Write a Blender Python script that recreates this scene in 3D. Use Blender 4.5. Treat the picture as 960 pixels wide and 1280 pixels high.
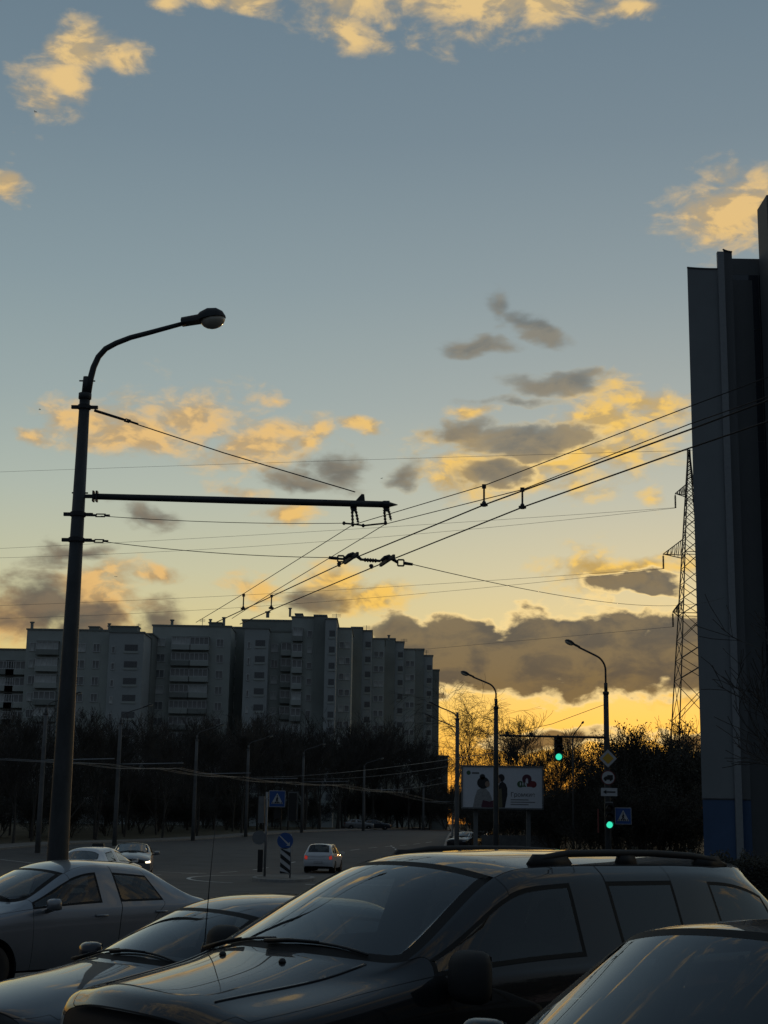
import bpy, bmesh, math, random
from mathutils import Vector, Matrix, Euler
from mathutils.bvhtree import BVHTree
for _o in list(bpy.data.objects): bpy.data.objects.remove(_o, do_unlink=True)
scene = bpy.context.scene
col = scene.collection
R = math.radians
# ------------------------------------------------------------------ camera
FPX, HZ, ROLL, CAMH = 1850.0, 1030.0, 0.016, 2.0
PITCH = math.atan((HZ - 640) / FPX)
CAM = Vector((0, 0, CAMH))
_r = Vector((1, 0, 0)); _f = Vector((0, math.cos(PITCH), math.sin(PITCH))); _u = Vector((0, -math.sin(PITCH), math.cos(PITCH)))
CR = _r * math.cos(ROLL) + _u * math.sin(ROLL)
CU = -_r * math.sin(ROLL) + _u * math.cos(ROLL)
cam_d = bpy.data.cameras.new('camera'); cam = bpy.data.objects.new('camera', cam_d); col.objects.link(cam)
cam_d.sensor_fit = 'VERTICAL'; cam_d.sensor_height = 36.0; cam_d.lens = 36.0 * FPX / 1280.0
cam_d.clip_start = 0.1; cam_d.clip_end = 6000
M = Matrix((CR, CU, -_f)).transposed().to_4x4(); M.translation = CAM
cam.matrix_world = M
scene.camera = cam
def ray(px, py): return (_f + CR * ((px - 480) / FPX) + CU * ((640 - py) / FPX))
def at(px, py, Y):
    d = ray(px, py); return CAM + d * (Y / d.y)
# ------------------------------------------------------------------ look
vs = scene.view_settings
vs.view_transform = 'Standard'; vs.look = 'None'; vs.exposure = 0.0; vs.gamma = 1.0; vs.use_curve_mapping = False
def srgb(r, g, b):
    f = lambda c: (c / 255 / 12.92) if c / 255 <= 0.04045 else ((c / 255 + 0.055) / 1.055) ** 2.4
    return (f(r), f(g), f(b), 1.0)
# ------------------------------------------------------------------ sun
SUN_DIR = ray(868, 950).normalized()
SUN_AZ = math.atan2(SUN_DIR.x, SUN_DIR.y); SUN_EL = math.asin(SUN_DIR.z)
sd = bpy.data.lights.new('sun', 'SUN'); sd.energy = 0.15; sd.angle = R(2.0); sd.color = (1.0, 0.62, 0.30)
sun = bpy.data.objects.new('sun', sd); col.objects.link(sun)
sun.rotation_euler = (-SUN_DIR).to_track_quat('-Z', 'Y').to_euler(); sun.location = (60, 300, 60)
# ------------------------------------------------------------------ world
world = bpy.data.worlds.new('World'); scene.world = world; world.use_nodes = True
def build_world():
    nt = world.node_tree; nt.nodes.clear()
    N = nt.nodes.new; L = nt.links.new
    def val(s, x):
        if hasattr(x, 'is_output'): L(x, s)
        else: s.default_value = x
    def math_(op, a, b=0.0, c=None, clamp=False):
        n = N('ShaderNodeMath'); n.operation = op; n.use_clamp = clamp
        val(n.inputs[0], a); val(n.inputs[1], b)
        if c is not None: val(n.inputs[2], c)
        return n.outputs[0]
    def vmath(op, a, b=None):
        n = N('ShaderNodeVectorMath'); n.operation = op
        val(n.inputs[0], a)
        if b is not None: val(n.inputs[1], b)
        return n.outputs['Value'] if op in ('LENGTH', 'DOT_PRODUCT') else n.outputs[0]
    def ss(x, lo, hi, a=0.0, b=1.0):
        n = N('ShaderNodeMapRange'); n.interpolation_type = 'SMOOTHSTEP'
        val(n.inputs['Value'], x); n.inputs['From Min'].default_value = lo; n.inputs['From Max'].default_value = hi
        n.inputs['To Min'].default_value = a; n.inputs['To Max'].default_value = b
        return n.outputs['Result']
    def mix(f, a, b):
        n = N('ShaderNodeMix'); n.data_type = 'RGBA'; val(n.inputs[0], f); val(n.inputs[6], a); val(n.inputs[7], b); return n.outputs[2]
    def noise(v, scale, detail=5, rough=0.55, out=0, dist=0.0):
        n = N('ShaderNodeTexNoise'); L(v, n.inputs['Vector']); n.inputs['Scale'].default_value = scale
        n.inputs['Detail'].default_value = detail; n.inputs['Roughness'].default_value = rough; n.inputs['Distortion'].default_value = dist
        return n.outputs[out]
    def ramp(x, pts):
        n = N('ShaderNodeValToRGB'); L(x, n.inputs[0]); e = n.color_ramp.elements
        while len(e) < len(pts): e.new(0.5)
        for k, (p, c) in enumerate(pts): e[k].position = p; e[k].color = srgb(*c)
        return n.outputs[0]
    tc = N('ShaderNodeTexCoord'); D = vmath('NORMALIZE', tc.outputs['Generated'])
    sp = N('ShaderNodeSeparateXYZ'); L(D, sp.inputs[0]); X, Y, Z = sp.outputs
    az = math_('ARCTAN2', X, Y); el = math_('ARCSINE', Z)
    eld = math_('DIVIDE', math_('MULTIPLY', el, 180 / math.pi), 90.0)
    # clear sky: sun side and the side away from the sun, on top of the physical sky
    d = lambda e: e / 90.0
    sunside = ramp(eld, [(0.0, (232, 150, 62)), (d(2.2), (240, 178, 72)), (d(3.8), (244, 200, 98)), (d(5.4), (232, 202, 122)), (d(7.2), (213, 203, 150)), (d(9.5), (196, 198, 168)), (d(12.5), (176, 188, 177)),
        (d(16), (155, 172, 173)), (d(20.5), (136, 156, 164)), (d(26), (117, 138, 151)), (d(32), (104, 126, 142)), (d(50), (88, 108, 126)), (1.0, (80, 100, 119))])
    awayside = ramp(eld, [(0.0, (56, 64, 75)), (d(6), (64, 73, 85)), (d(14), (70, 81, 95)), (d(32), (78, 94, 110)), (1.0, (80, 100, 119))])
    sh = Vector((SUN_DIR.x, SUN_DIR.y, 0)).normalized()
    hl = math_('MAXIMUM', math_('SQRT', math_('ADD', math_('MULTIPLY', X, X), math_('MULTIPLY', Y, Y))), 0.001)
    ca = math_('DIVIDE', math_('ADD', math_('MULTIPLY', X, sh.x), math_('MULTIPLY', Y, sh.y)), hl)
    base = mix(ss(ca, 0.05, 0.97), awayside, sunside)
    sky = N('ShaderNodeTexSky'); sky.sky_type = 'NISHITA'; sky.sun_disc = False
    sky.sun_elevation = max(SUN_EL, R(1.5)); sky.sun_rotation = SUN_AZ; sky.air_density = 1.2; sky.dust_density = 2.0
    nis = N('ShaderNodeMix'); nis.data_type = 'RGBA'; nis.blend_type = 'MULTIPLY'; nis.inputs[0].default_value = 1.0
    L(sky.outputs[0], nis.inputs[6]); nis.inputs[7].default_value = (0.12, 0.12, 0.12, 1)
    base = mix(0.10, base, nis.outputs[2])
    # ---- clouds. A cloud is a group of soft ellipses in (azimuth, elevation), broken up by fractal noise
    st = vmath('MULTIPLY', D, (1.0, 1.0, 1.9))
    wn = noise(st, 24, 3, 0.52, out=1)
    cm = N('ShaderNodeCombineXYZ'); L(az, cm.inputs[0]); L(el, cm.inputs[1])
    wv = N('ShaderNodeVectorMath'); wv.operation = 'MULTIPLY_ADD'; L(wn, wv.inputs[0]); wv.inputs[1].default_value = (0.040, 0.028, 0); wv.inputs[2].default_value = (-0.020, -0.014, 0)
    P = vmath('ADD', cm.outputs[0], wv.outputs[0])
    frames = {}
    def frame(rot, ratio):
        rot = round(rot / 9) * 9; ratio = min((1.0, 1.5, 2.2, 3.2, 4.6, 6.5), key=lambda q: abs(math.log(q / ratio)))
        if (rot, ratio) not in frames:
            mp = N('ShaderNodeMapping'); mp.vector_type = 'POINT'; L(P, mp.inputs[0])
            mt = N('ShaderNodeVectorMath')
            if rot:
                mp.inputs['Rotation'].default_value = (0, 0, R(rot)); src = mp.outputs[0]
            else:
                nt.nodes.remove(mp); src = P
            mt.operation = 'MULTIPLY'; L(src, mt.inputs[0]); mt.inputs[1].default_value = (1.0, ratio, 0)
            frames[(rot, ratio)] = mt.outputs[0]
        return frames[(rot, ratio)], rot, ratio
    def blob(px, py, rx, ry, rot):
        c = ray(px, py).normalized(); a_, e_ = math.atan2(c.x, c.y), math.asin(c.z)
        F, rot, ratio = frame(rot, max(rx / ry, .5))
        cr, sr = math.cos(R(rot)), math.sin(R(rot)); rad = math.sqrt(rx * ry * ratio) / FPX
        n = N('ShaderNodeVectorMath'); n.operation = 'DISTANCE'; L(F, n.inputs[0]); n.inputs[1].default_value = (a_ * cr - e_ * sr, (a_ * sr + e_ * cr) * ratio, 0)
        return n.outputs['Value'], 1.0 / rad
    def field(lst):
        acc = None
        for b in lst:
            v, k = blob(*b[:5])
            w = b[5] if len(b) > 5 else 1.0
            v = math_('MULTIPLY_ADD', v, -k * w, w)
            acc = v if acc is None else math_('MAXIMUM', acc, v)
        return acc
    LIT = [(600, -8, 170, 58, 0), (430, -14, 150, 42, 5), (290, -4, 80, 20, 0), (690, -4, 90, 42, 0), (795, 14, 58, 20, -8), (440, 38, 60, 24, 15, .8), (205, 2, 34, 10, 0, .7),
        (102, 58, 62, 32, -8), (155, 70, 36, 22, 15), (92, 98, 30, 55, -12), (58, 118, 36, 36, 0, .5), (4, 225, 22, 32, 0), (928, 262, 110, 58, -8), (905, 224, 40, 24, 0, .7),
        (235, 522, 120, 46, -4), (168, 536, 120, 44, 3), (108, 524, 76, 32, 0), (48, 544, 40, 12, 0, .8), (328, 556, 110, 36, -6), (388, 546, 48, 14, -18), (456, 537, 36, 11, 0), (345, 497, 26, 12, 0, .6),
        (362, 640, 54, 15, -5, .8), (295, 610, 50, 14, 10, .6),
        (805, 504, 95, 34, 5), (750, 525, 70, 30, 0), (712, 574, 160, 48, -6), (600, 582, 110, 36, 0), (556, 548, 62, 20, -12, .8), (592, 518, 32, 10, 0), (560, 596, 46, 16, 0, .8),
        (192, 718, 44, 20, 0), (322, 736, 42, 22, 0, .8), (452, 746, 74, 26, 4), (415, 732, 60, 28, 0), (742, 713, 66, 32, 0), (790, 712, 56, 20, 0), (815, 622, 20, 18, 0, .5), (850, 706, 60, 18, 0, .6),
        (132, 748, 54, 66, 0), (118, 728, 50, 36, 0), (12, 775, 60, 40, 0), (740, 852, 130, 15, -6, .6), (835, 868, 70, 18, 8, .6), (585, 862, 60, 10, 0, .5)]
    DRK = [(590, 435, 62, 14, 3), (672, 410, 58, 18, 15, .9), (630, 390, 30, 24, 40, .8), (700, 478, 85, 17, 2, .9), (655, 552, 115, 25, -2), (575, 540, 60, 18, -5, .9), (625, 590, 60, 20, 0), (506, 594, 24, 28, 0, .8), (640, 505, 60, 10, 0, .5),
        (422, 590, 55, 34, 10), (372, 600, 60, 18, 0, .8), (185, 642, 64, 18, 15, .8), (85, 690, 55, 14, -18, .8), (70, 690, 22, 8, 0, .5),
        (52, 758, 88, 54, -4), (110, 776, 56, 38, 0), (190, 775, 46, 28, 0, .8), (388, 745, 50, 22, 4, .9), (796, 729, 74, 17, 4),
        (640, 826, 230, 54, -4), (775, 816, 190, 56, 0), (545, 806, 130, 36, 0), (704, 806, 120, 52, 0), (862, 816, 130, 56, 0), (765, 792, 62, 38, 0), (650, 846, 90, 28, 0), (590, 796, 50, 26, 0), (760, 785, 40, 30, 0), (500, 790, 50, 24, 0), (690, 925, 110, 14, 0, .55), (860, 925, 90, 16, 0, .5)]
    # the same weather goes on round the rest of the sky and overhead
    fl, fd = field(LIT), field(DRK)
    zp = math_('ADD', math_('MAXIMUM', Z, 0.0), 0.18)
    pl = N('ShaderNodeCombineXYZ'); L(math_('DIVIDE', X, zp), pl.inputs[0]); L(math_('DIVIDE', Y, zp), pl.inputs[1])
    gen = noise(pl.outputs[0], 1.6, 3, 0.5); gen2 = noise(pl.outputs[0], 4.5, 4, 0.55)
    generic = math_('ADD', math_('MULTIPLY', math_('SUBTRACT', gen, 0.54), 5.0), math_('MULTIPLY', math_('SUBTRACT', gen2, 0.5), 2.0))
    # away from the group of clouds modelled one by one
    far_az = ss(math_('ABSOLUTE', az), 0.30, 0.42); far_el = ss(el, 0.555, 0.68)
    far = math_('MAXIMUM', far_az, far_el)
    generic = math_('SUBTRACT', generic, math_('MULTIPLY', math_('SUBTRACT', 1.0, far), 6.0))
    nz = noise(st, 30, 6, 0.58, dist=0.35); nz2 = noise(st, 100, 4, 0.55)
    toward = vmath('ADD', st, tuple(Vector((0.010, -0.003, -0.006))))
    nzs = noise(toward, 30, 3, 0.55, dist=0.35)
    nn = math_('ADD', math_('MULTIPLY', math_('SUBTRACT', nz, 0.5), 2.6), math_('MULTIPLY', math_('SUBTRACT', nz2, 0.5), 0.75))
    fl2 = math_('MAXIMUM', fl, math_('MINIMUM', generic, 0.8))
    dl = math_('ADD', math_('MULTIPLY_ADD', nn, 0.75, fl2), 0.10); dd = math_('MULTIPLY_ADD', nn, 0.50, fd)
    gd = math_('SUBTRACT', math_('MULTIPLY', generic, 0.6), 0.25)
    dd = math_('MAXIMUM', dd, math_('ADD', math_('MINIMUM', gd, 0.6), nn))
    sunang = vmath('DOT_PRODUCT', D, tuple(SUN_DIR))
    near = ss(sunang, 0.955, 0.985)
    a_l = ss(dl, -0.02, 0.98)
    a_d = mix(near, ss(dd, -0.06, 0.72), ss(dd, -0.04, 0.18))
    core = mix(near, ss(dd, -0.05, 0.42), ss(dd, 0.08, 0.36))
    emb = math_('MULTIPLY', math_('SUBTRACT', nz, nzs), 4.0)
    warm = ss(sunang, 0.93, 0.985)
    lit_c = mix(warm, ramp(eld, [(0.0, (224, 168, 96)), (d(10), (230, 186, 118)), (d(30), (232, 198, 136)), (d(55), (190, 168, 130)), (1.0, (150, 138, 118))]), ramp(eld, [(0.0, (252, 186, 60)), (d(6), (252, 200, 86)), (d(14), (246, 200, 100)), (1.0, (240, 200, 120))]))
    away_f = ss(vmath('DOT_PRODUCT', D, (sh.x, sh.y, 0.9)), 0.35, 1.0)
    lit_c = mix(away_f, srgb(96, 96, 100), lit_c)
    shade_c = ramp(eld, [(0.0, (150, 104, 58)), (d(3.2), (104, 84, 64)), (d(5), (84, 75, 68)), (d(8), (92, 87, 82)), (d(14), (124, 120, 110)), (d(20), (116, 122, 122)), (1.0, (96, 106, 114))])
    shade_c = mix(away_f, srgb(60, 66, 76), shade_c)
    drk_c = mix(ss(nz, 0.36, 0.62), mix(0.12, shade_c, (0, 0, 0, 1)), mix(0.10, shade_c, lit_c))
    lit_s = mix(ss(math_('ADD', emb, math_('MULTIPLY', math_('SUBTRACT', nz, 0.5), 1.2)), -0.40, 0.30, 0.50, 0.0), lit_c, shade_c)
    out = mix(math_('MULTIPLY', a_l, 0.95), base, lit_s)
    rim = mix(near, mix(0.5, drk_c, out), mix(0.6, lit_c, (1, .82, .46, 1)))
    out = mix(math_('MULTIPLY', a_d, 0.94), out, mix(core, rim, drk_c))
    # below the horizon: dull land
    out = mix(ss(el, -0.02, -0.002), srgb(40, 40, 38), out)
    bg = N('ShaderNodeBackground'); L(out, bg.inputs[0]); bg.inputs[1].default_value = 1.0
    wo = N('ShaderNodeOutputWorld'); L(bg.outputs[0], wo.inputs[0])
build_world()
world.cycles.sampling_method = 'MANUAL'; world.cycles.sample_map_resolution = 512
# ------------------------------------------------------------------ helpers
class MB:
    """collects boxes, tubes, prisms; build() links them as one mesh object"""
    def __init__(s): s.v = []; s.f = []; s.mi = []; s.cur = 0
    def add(s, vs_, fs):
        n = len(s.v); s.v += [tuple(p) for p in vs_]
        for f in fs: s.f.append(tuple(i + n for i in f)); s.mi.append(s.cur)
        return s
    def box(s, c, d, rz=0.0, taper=1.0):
        cx, cy, cz = c; x, y, z = d[0] / 2, d[1] / 2, d[2] / 2
        ca, sa = math.cos(rz), math.sin(rz); P = []
        for k, zz in enumerate((-z, z)):
            t = taper if k else 1.0
            for a, b in ((-x, -y), (x, -y), (x, y), (-x, y)):
                P.append((cx + (a * ca - b * sa) * t, cy + (a * sa + b * ca) * t, cz + zz))
        return s.add(P, [(3, 2, 1, 0), (4, 5, 6, 7), (0, 1, 5, 4), (1, 2, 6, 5), (2, 3, 7, 6), (3, 0, 4, 7)])
    def bar(s, a, b, w, h=None, up=(0, 0, 1)):
        a, b = Vector(a), Vector(b); h = h or w; d = (b - a).normalized(); up = Vector(up)
        if abs(d.dot(up)) > .99: up = Vector((1, 0, 0))
        x = d.cross(up).normalized() * (w / 2); y = x.cross(d).normalized() * (h / 2)
        P = [a - x - y, a + x - y, a + x + y, a - x + y, b - x - y, b + x - y, b + x + y, b - x + y]
        return s.add(P, [(0, 1, 2, 3), (7, 6, 5, 4), (4, 5, 1, 0), (5, 6, 2, 1), (6, 7, 3, 2), (7, 4, 0, 3)])
    def tube(s, pts, r, n=8, cap=True):
        pts = [Vector(p) for p in pts]; m = len(pts)
        rs = r if isinstance(r, (list, tuple)) else [r] * m
        ref = None; P = []
        for i, p in enumerate(pts):
            d = (pts[min(i + 1, m - 1)] - pts[max(i - 1, 0)])
            d = d.normalized() if d.length > 1e-9 else Vector((0, 0, 1))
            if ref is None: ref = d.orthogonal().normalized()
            ref = (ref - d * ref.dot(d))
            ref = ref.normalized() if ref.length > 1e-6 else d.orthogonal().normalized()
            b = d.cross(ref)
            for k in range(n):
                a = 2 * math.pi * k / n; P.append(p + (ref * math.cos(a) + b * math.sin(a)) * rs[i])
        F = []
        for i in range(m - 1):
            for k in range(n):
                k2 = (k + 1) % n; F.append((i * n + k, i * n + k2, (i + 1) * n + k2, (i + 1) * n + k))
        if cap: F.append(tuple(range(n - 1, -1, -1))); F.append(tuple(range((m - 1) * n, m * n)))
        return s.add(P, F)
    def lathe(s, prof, axis='z', c=(0, 0, 0), n=24):
        P = []; m = len(prof)
        for (r, h) in prof:
            for k in range(n):
                a = 2 * math.pi * k / n; u, w = r * math.cos(a), r * math.sin(a)
                q = (u, w, h) if axis == 'z' else ((u, h, w) if axis == 'y' else (h, u, w))
                P.append((q[0] + c[0], q[1] + c[1], q[2] + c[2]))
        F = []
        for i in range(m - 1):
            for k in range(n):
                k2 = (k + 1) % n; F.append((i * n + k, i * n + k2, (i + 1) * n + k2, (i + 1) * n + k))
        F.append(tuple(range(n - 1, -1, -1))); F.append(tuple(range((m - 1) * n, m * n)))
        return s.add(P, F)
    def prism(s, poly, o, u, w, t):
        """poly in plane coords (u,w) at origin o, thickness t along u x w"""
        o, u, w = Vector(o), Vector(u), Vector(w); nrm = u.cross(w).normalized(); n = len(poly)
        P = [o + u * a + w * b for a, b in poly] + [o + u * a + w * b + nrm * t for a, b in poly]
        F = [tuple(range(n - 1, -1, -1)), tuple(range(n, 2 * n))] + [(i, (i + 1) % n, n + (i + 1) % n, n + i) for i in range(n)]
        return s.add(P, F)
    def ell(s, c, r, n=12, m=8, rot=None):
        P = []; F = []; c = Vector(c)
        for i in range(m + 1):
            t = math.pi * i / m
            for k in range(n):
                a = 2 * math.pi * k / n; q = Vector((r[0] * math.sin(t) * math.cos(a), r[1] * math.sin(t) * math.sin(a), r[2] * math.cos(t)))
                if rot: q = rot @ q
                P.append(c + q)
        for i in range(m):
            for k in range(n):
                k2 = (k + 1) % n; F.append((i * n + k, (i + 1) * n + k, (i + 1) * n + k2, i * n + k2))
        return s.add(P, F)
    def mesh(s, name, mats=(), smooth=False):
        me = bpy.data.meshes.new(name); me.from_pydata(s.v, [], s.f)
        for m in (mats if isinstance(mats, (list, tuple)) else [mats]): me.materials.append(m)
        if any(s.mi): me.polygons.foreach_set('material_index', s.mi)
        if smooth: me.polygons.foreach_set('use_smooth', [True] * len(me.polygons))
        me.update(); return me
    def build(s, name, mats, parent=None, smooth=False, loc=None, rz=None):
        return link(name, s.mesh(name, mats, smooth), parent, loc, rz)
def link(name, data, parent=None, loc=None, rz=None):
    o = bpy.data.objects.new(name, data); col.objects.link(o); o.parent = parent
    if loc is not None: o.location = loc
    if rz is not None: o.rotation_euler = (0, 0, rz)
    return o
def tag(o, label=None, cat=None, group=None, kind=None):
    if label: o['label'] = label
    if cat: o['category'] = cat
    if group: o['group'] = group
    if kind: o['kind'] = kind
    return o
def thing(name, label, cat, loc=(0, 0, 0), rz=0.0, group=None):
    return tag(link(name, None, None, loc, rz), label, cat, group)
def copy_tree(o, parent=None):
    c = o.copy(); col.objects.link(c); c.parent = parent
    for ch in list(o.children): copy_tree(ch, c)
    return c
def autosmooth(o, ang=35):
    me = o.data
    me.polygons.foreach_set('use_smooth', [True] * len(me.polygons))
    bm = bmesh.new(); bm.from_mesh(me)
    for e in bm.edges:
        e.smooth = not (len(e.link_faces) == 2 and e.calc_face_angle(0) > R(ang))
    bm.to_mesh(me); bm.free(); return o
# ------------------------------------------------------------------ materials
MATS = {}
def mat(name, rgb, rough=0.6, metal=0.0, coat=0.0, var=0.12, scale=6.0, bump=0.0, bscale=40.0, spec=0.5, emit=None, estr=0.0, rgb2=None, obj_space=True, coat_rough=0.03, stretch=None):
    m = bpy.data.materials.new(name); m.use_nodes = True; nt = m.node_tree; b = nt.nodes['Principled BSDF']
    b.inputs['Roughness'].default_value = rough; b.inputs['Metallic'].default_value = metal
    b.inputs['Coat Weight'].default_value = coat; b.inputs['Coat Roughness'].default_value = coat_rough
    b.inputs['Specular IOR Level'].default_value = spec
    tc = nt.nodes.new('ShaderNodeTexCoord'); src = tc.outputs['Object']
    if stretch:
        mp = nt.nodes.new('ShaderNodeMapping'); nt.links.new(src, mp.inputs[0]); mp.inputs['Scale'].default_value = stretch; src = mp.outputs[0]
    n = nt.nodes.new('ShaderNodeTexNoise'); nt.links.new(src, n.inputs['Vector']); n.inputs['Scale'].default_value = scale; n.inputs['Detail'].default_value = 5; n.inputs['Roughness'].default_value = .65
    r = nt.nodes.new('ShaderNodeValToRGB'); nt.links.new(n.outputs[0], r.inputs[0])
    c2 = rgb2 or tuple(min(1, c * (1 + var)) for c in rgb)
    r.color_ramp.elements[0].position = .3; r.color_ramp.elements[0].color = tuple(c * (1 - var) for c in rgb) + (1,)
    r.color_ramp.elements[1].position = .7; r.color_ramp.elements[1].color = tuple(c2) + (1,)
    nt.links.new(r.outputs[0], b.inputs['Base Color'])
    if bump:
        n2 = nt.nodes.new('ShaderNodeTexNoise'); nt.links.new(tc.outputs['Object'], n2.inputs['Vector']); n2.inputs['Scale'].default_value = bscale; n2.inputs['Detail'].default_value = 4
        bp = nt.nodes.new('ShaderNodeBump'); bp.inputs['Strength'].default_value = bump; bp.inputs['Distance'].default_value = .02
        nt.links.new(n2.outputs[0], bp.inputs['Height']); nt.links.new(bp.outputs[0], b.inputs['Normal'])
    if emit: b.inputs['Emission Color'].default_value = tuple(emit) + (1,); b.inputs['Emission Strength'].default_value = estr
    MATS[name] = m; return m
def glass(name, tint, rough=0.0, ior=1.5, dirt=0.03):
    m = bpy.data.materials.new(name); m.use_nodes = True; nt = m.node_tree; nt.nodes.clear(); N = nt.nodes.new; L = nt.links.new
    o = N('ShaderNodeOutputMaterial'); mx = N('ShaderNodeMixShader'); t = N('ShaderNodeBsdfTransparent'); g = N('ShaderNodeBsdfGlossy'); fr = N('ShaderNodeFresnel')
    t.inputs[0].default_value = tuple(tint) + (1,); g.inputs['Roughness'].default_value = rough; g.inputs[0].default_value = (1, 1, 1, 1)
    geo = N('ShaderNodeNewGeometry'); inv = N('ShaderNodeMath'); inv.operation = 'MULTIPLY_ADD'
    # one sheet stands for both faces of the pane: same index seen from inside
    L(geo.outputs['Backfacing'], inv.inputs[0]); inv.inputs[1].default_value = 1.0 / ior - ior; inv.inputs[2].default_value = ior
    L(inv.outputs[0], fr.inputs['IOR'])
    k = N('ShaderNodeMath'); k.operation = 'MULTIPLY'; k.use_clamp = True; L(fr.outputs[0], k.inputs[0]); k.inputs[1].default_value = 1.45
    d = N('ShaderNodeBsdfDiffuse'); d.inputs[0].default_value = (.25, .24, .22, 1)
    nz = N('ShaderNodeTexNoise'); tc = N('ShaderNodeTexCoord'); L(tc.outputs['Object'], nz.inputs['Vector']); nz.inputs['Scale'].default_value = 3; nz.inputs['Detail'].default_value = 6
    dm = N('ShaderNodeMath'); dm.operation = 'MULTIPLY'; L(nz.outputs[0], dm.inputs[0]); dm.inputs[1].default_value = dirt * 2
    mx2 = N('ShaderNodeMixShader'); L(dm.outputs[0], mx2.inputs[0]); L(t.outputs[0], mx2.inputs[1]); L(d.outputs[0], mx2.inputs[2])
    L(k.outputs[0], mx.inputs[0]); L(mx2.outputs[0], mx.inputs[1]); L(g.outputs[0], mx.inputs[2]); L(mx.outputs[0], o.inputs[0])
    MATS[name] = m; return m
asphalt = mat('asphalt', (.040, .040, .040), .75, var=.45, scale=.55, bump=.25, bscale=60)
paving = mat('paving_slabs', (.14, .135, .125), .85, var=.25, scale=1.5, bump=.2, bscale=20)
kerb_m = mat('kerb_concrete', (.26, .255, .24), .85, var=.2, scale=3)
grass_m = mat('verge_grass', (.045, .05, .022), .95, var=.45, scale=.5, bump=.6, bscale=8, rgb2=(.07, .06, .03))
paint_m = mat('road_paint', (.50, .50, .48), .7, var=.35, scale=4)
steel = mat('painted_steel', (.045, .049, .050), .6, var=.45, scale=3.5, metal=.1, bump=.25, bscale=14, stretch=(1, 1, .35))
steel_d = mat('dark_steel', (.03, .032, .033), .5, var=.2, metal=.3)
galv = mat('galvanised_steel', (.26, .27, .28), .45, metal=.7, var=.15)
concrete_p = mat('pole_concrete', (.14, .14, .137), .85, var=.2, scale=2.5, bump=.15)
rubber = mat('rubber', (.018, .018, .018), .7, var=.2)
plastic = mat('black_plastic', (.02, .021, .022), .45, var=.15)
seal_m = mat('window_rubber', (.010, .010, .010), .65, var=.1, spec=.25)
gap_m = mat('panel_gap', (.006, .006, .006), .9, var=.1)
wire_m = mat('wire_copper_dark', (.030, .030, .030), .6, var=.1)
alu = mat('conductor_aluminium', (.24, .25, .26), .5, metal=.5, var=.1)
ceram = mat('insulator_ceramic', (.05, .035, .028), .3, var=.2)
bark = mat('bark', (.075, .068, .058), .95, var=.3, scale=3)
twig_m = mat('twigs', (.062, .056, .048), .95, var=.3, scale=3)
birch_m = mat('birch_bark', (.30, .29, .27), .9, var=.5, scale=5)
leaf_m = mat('shrub_leaves', (.034, .034, .022), .8, var=.4, scale=2)
chrome = mat('chrome', (.62, .62, .62), .12, metal=1.0, var=.03)
rim_m = mat('alloy_wheel', (.6, .61, .62), .3, metal=.9, var=.05)
inter = mat('car_interior', (.055, .055, .058), .8, var=.2)
inter_l = mat('car_headliner', (.20, .195, .185), .9, var=.1)
lens_m = mat('lamp_lens', (.55, .50, .40), .25, var=.12, coat=.5)
head_m = mat('headlamp_lens', (.40, .42, .44), .15, coat=1, var=.1)
tail_m = mat('tail_lens', (.30, .012, .012), .2, coat=1, var=.1)
sign_w = mat('sign_white', (.48, .48, .48), .5, var=.08)
sign_b = mat('sign_blue', (.022, .08, .27), .45, var=.08)
sign_y = mat('sign_yellow', (.65, .36, .03), .5, var=.08)
sign_k = mat('sign_black', (.012, .012, .012), .5, var=.1)
sign_r = mat('sign_red', (.16, .03, .03), .5, var=.1)
back_m = mat('sign_back_grey', (.16, .165, .165), .6, var=.15)
glass_ws = glass('windscreen_glass', (.62, .66, .66))
glass_side = glass('side_glass', (.42, .45, .45), dirt=.015)
glass_priv = glass('privacy_glass', (.07, .075, .08), dirt=.01)
glass_bld = glass('window_glass', (.5, .52, .52), dirt=.05)
def paint(name, rgb, metal=.55, rough=.38): return mat(name, rgb, rough, metal=metal, coat=1.0, spec=.12, var=.05, scale=1.5, coat_rough=.012)
# ------------------------------------------------------------------ terrain, road, kerbs
ZT = [(-200, 0), (20, 0), (30, -.05), (47, -.25), (65, -.42), (80, -.70), (90, -.86), (98, -.55), (106, -.20), (116, .10), (138, .22), (154, .50), (171, .90), (205, 1.15), (300, 1.5), (600, 2.2), (3000, 4)]
def smooth_tab(T, y):
    for (a, za), (b, zb) in zip(T, T[1:]):
        if y <= b: return za + (zb - za) * max(0, (y - a) / (b - a))
    return T[-1][1]
def gz(y): return (smooth_tab(ZT, y - 5) + smooth_tab(ZT, y - 2.5) + smooth_tab(ZT, y) + smooth_tab(ZT, y + 2.5) + smooth_tab(ZT, y + 5)) / 5
YS = [-60, -20, 0, 10] + [14 + 2 * k for k in range(104)] + [230, 260, 300, 360, 450, 600, 900, 1400, 2400]
XL = [(-200, -48), (40, -48), (55, -41), (80, -33.3), (105, -27.0), (125, -21.5), (150, -14.8), (175, -8.6), (205, -2.6), (260, 10), (3000, 500)]
XR = [(-200, 60), (50, 60), (54, 30), (57, 14), (61, 9.6), (68, 7.4), (75, 5.2), (85, 4.4), (98, 4.0), (150, 6.6), (205, 10), (260, 20), (3000, 510)]
def xl(y): return smooth_tab(XL, y)
def xr(y): return smooth_tab(XR, y)
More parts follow.
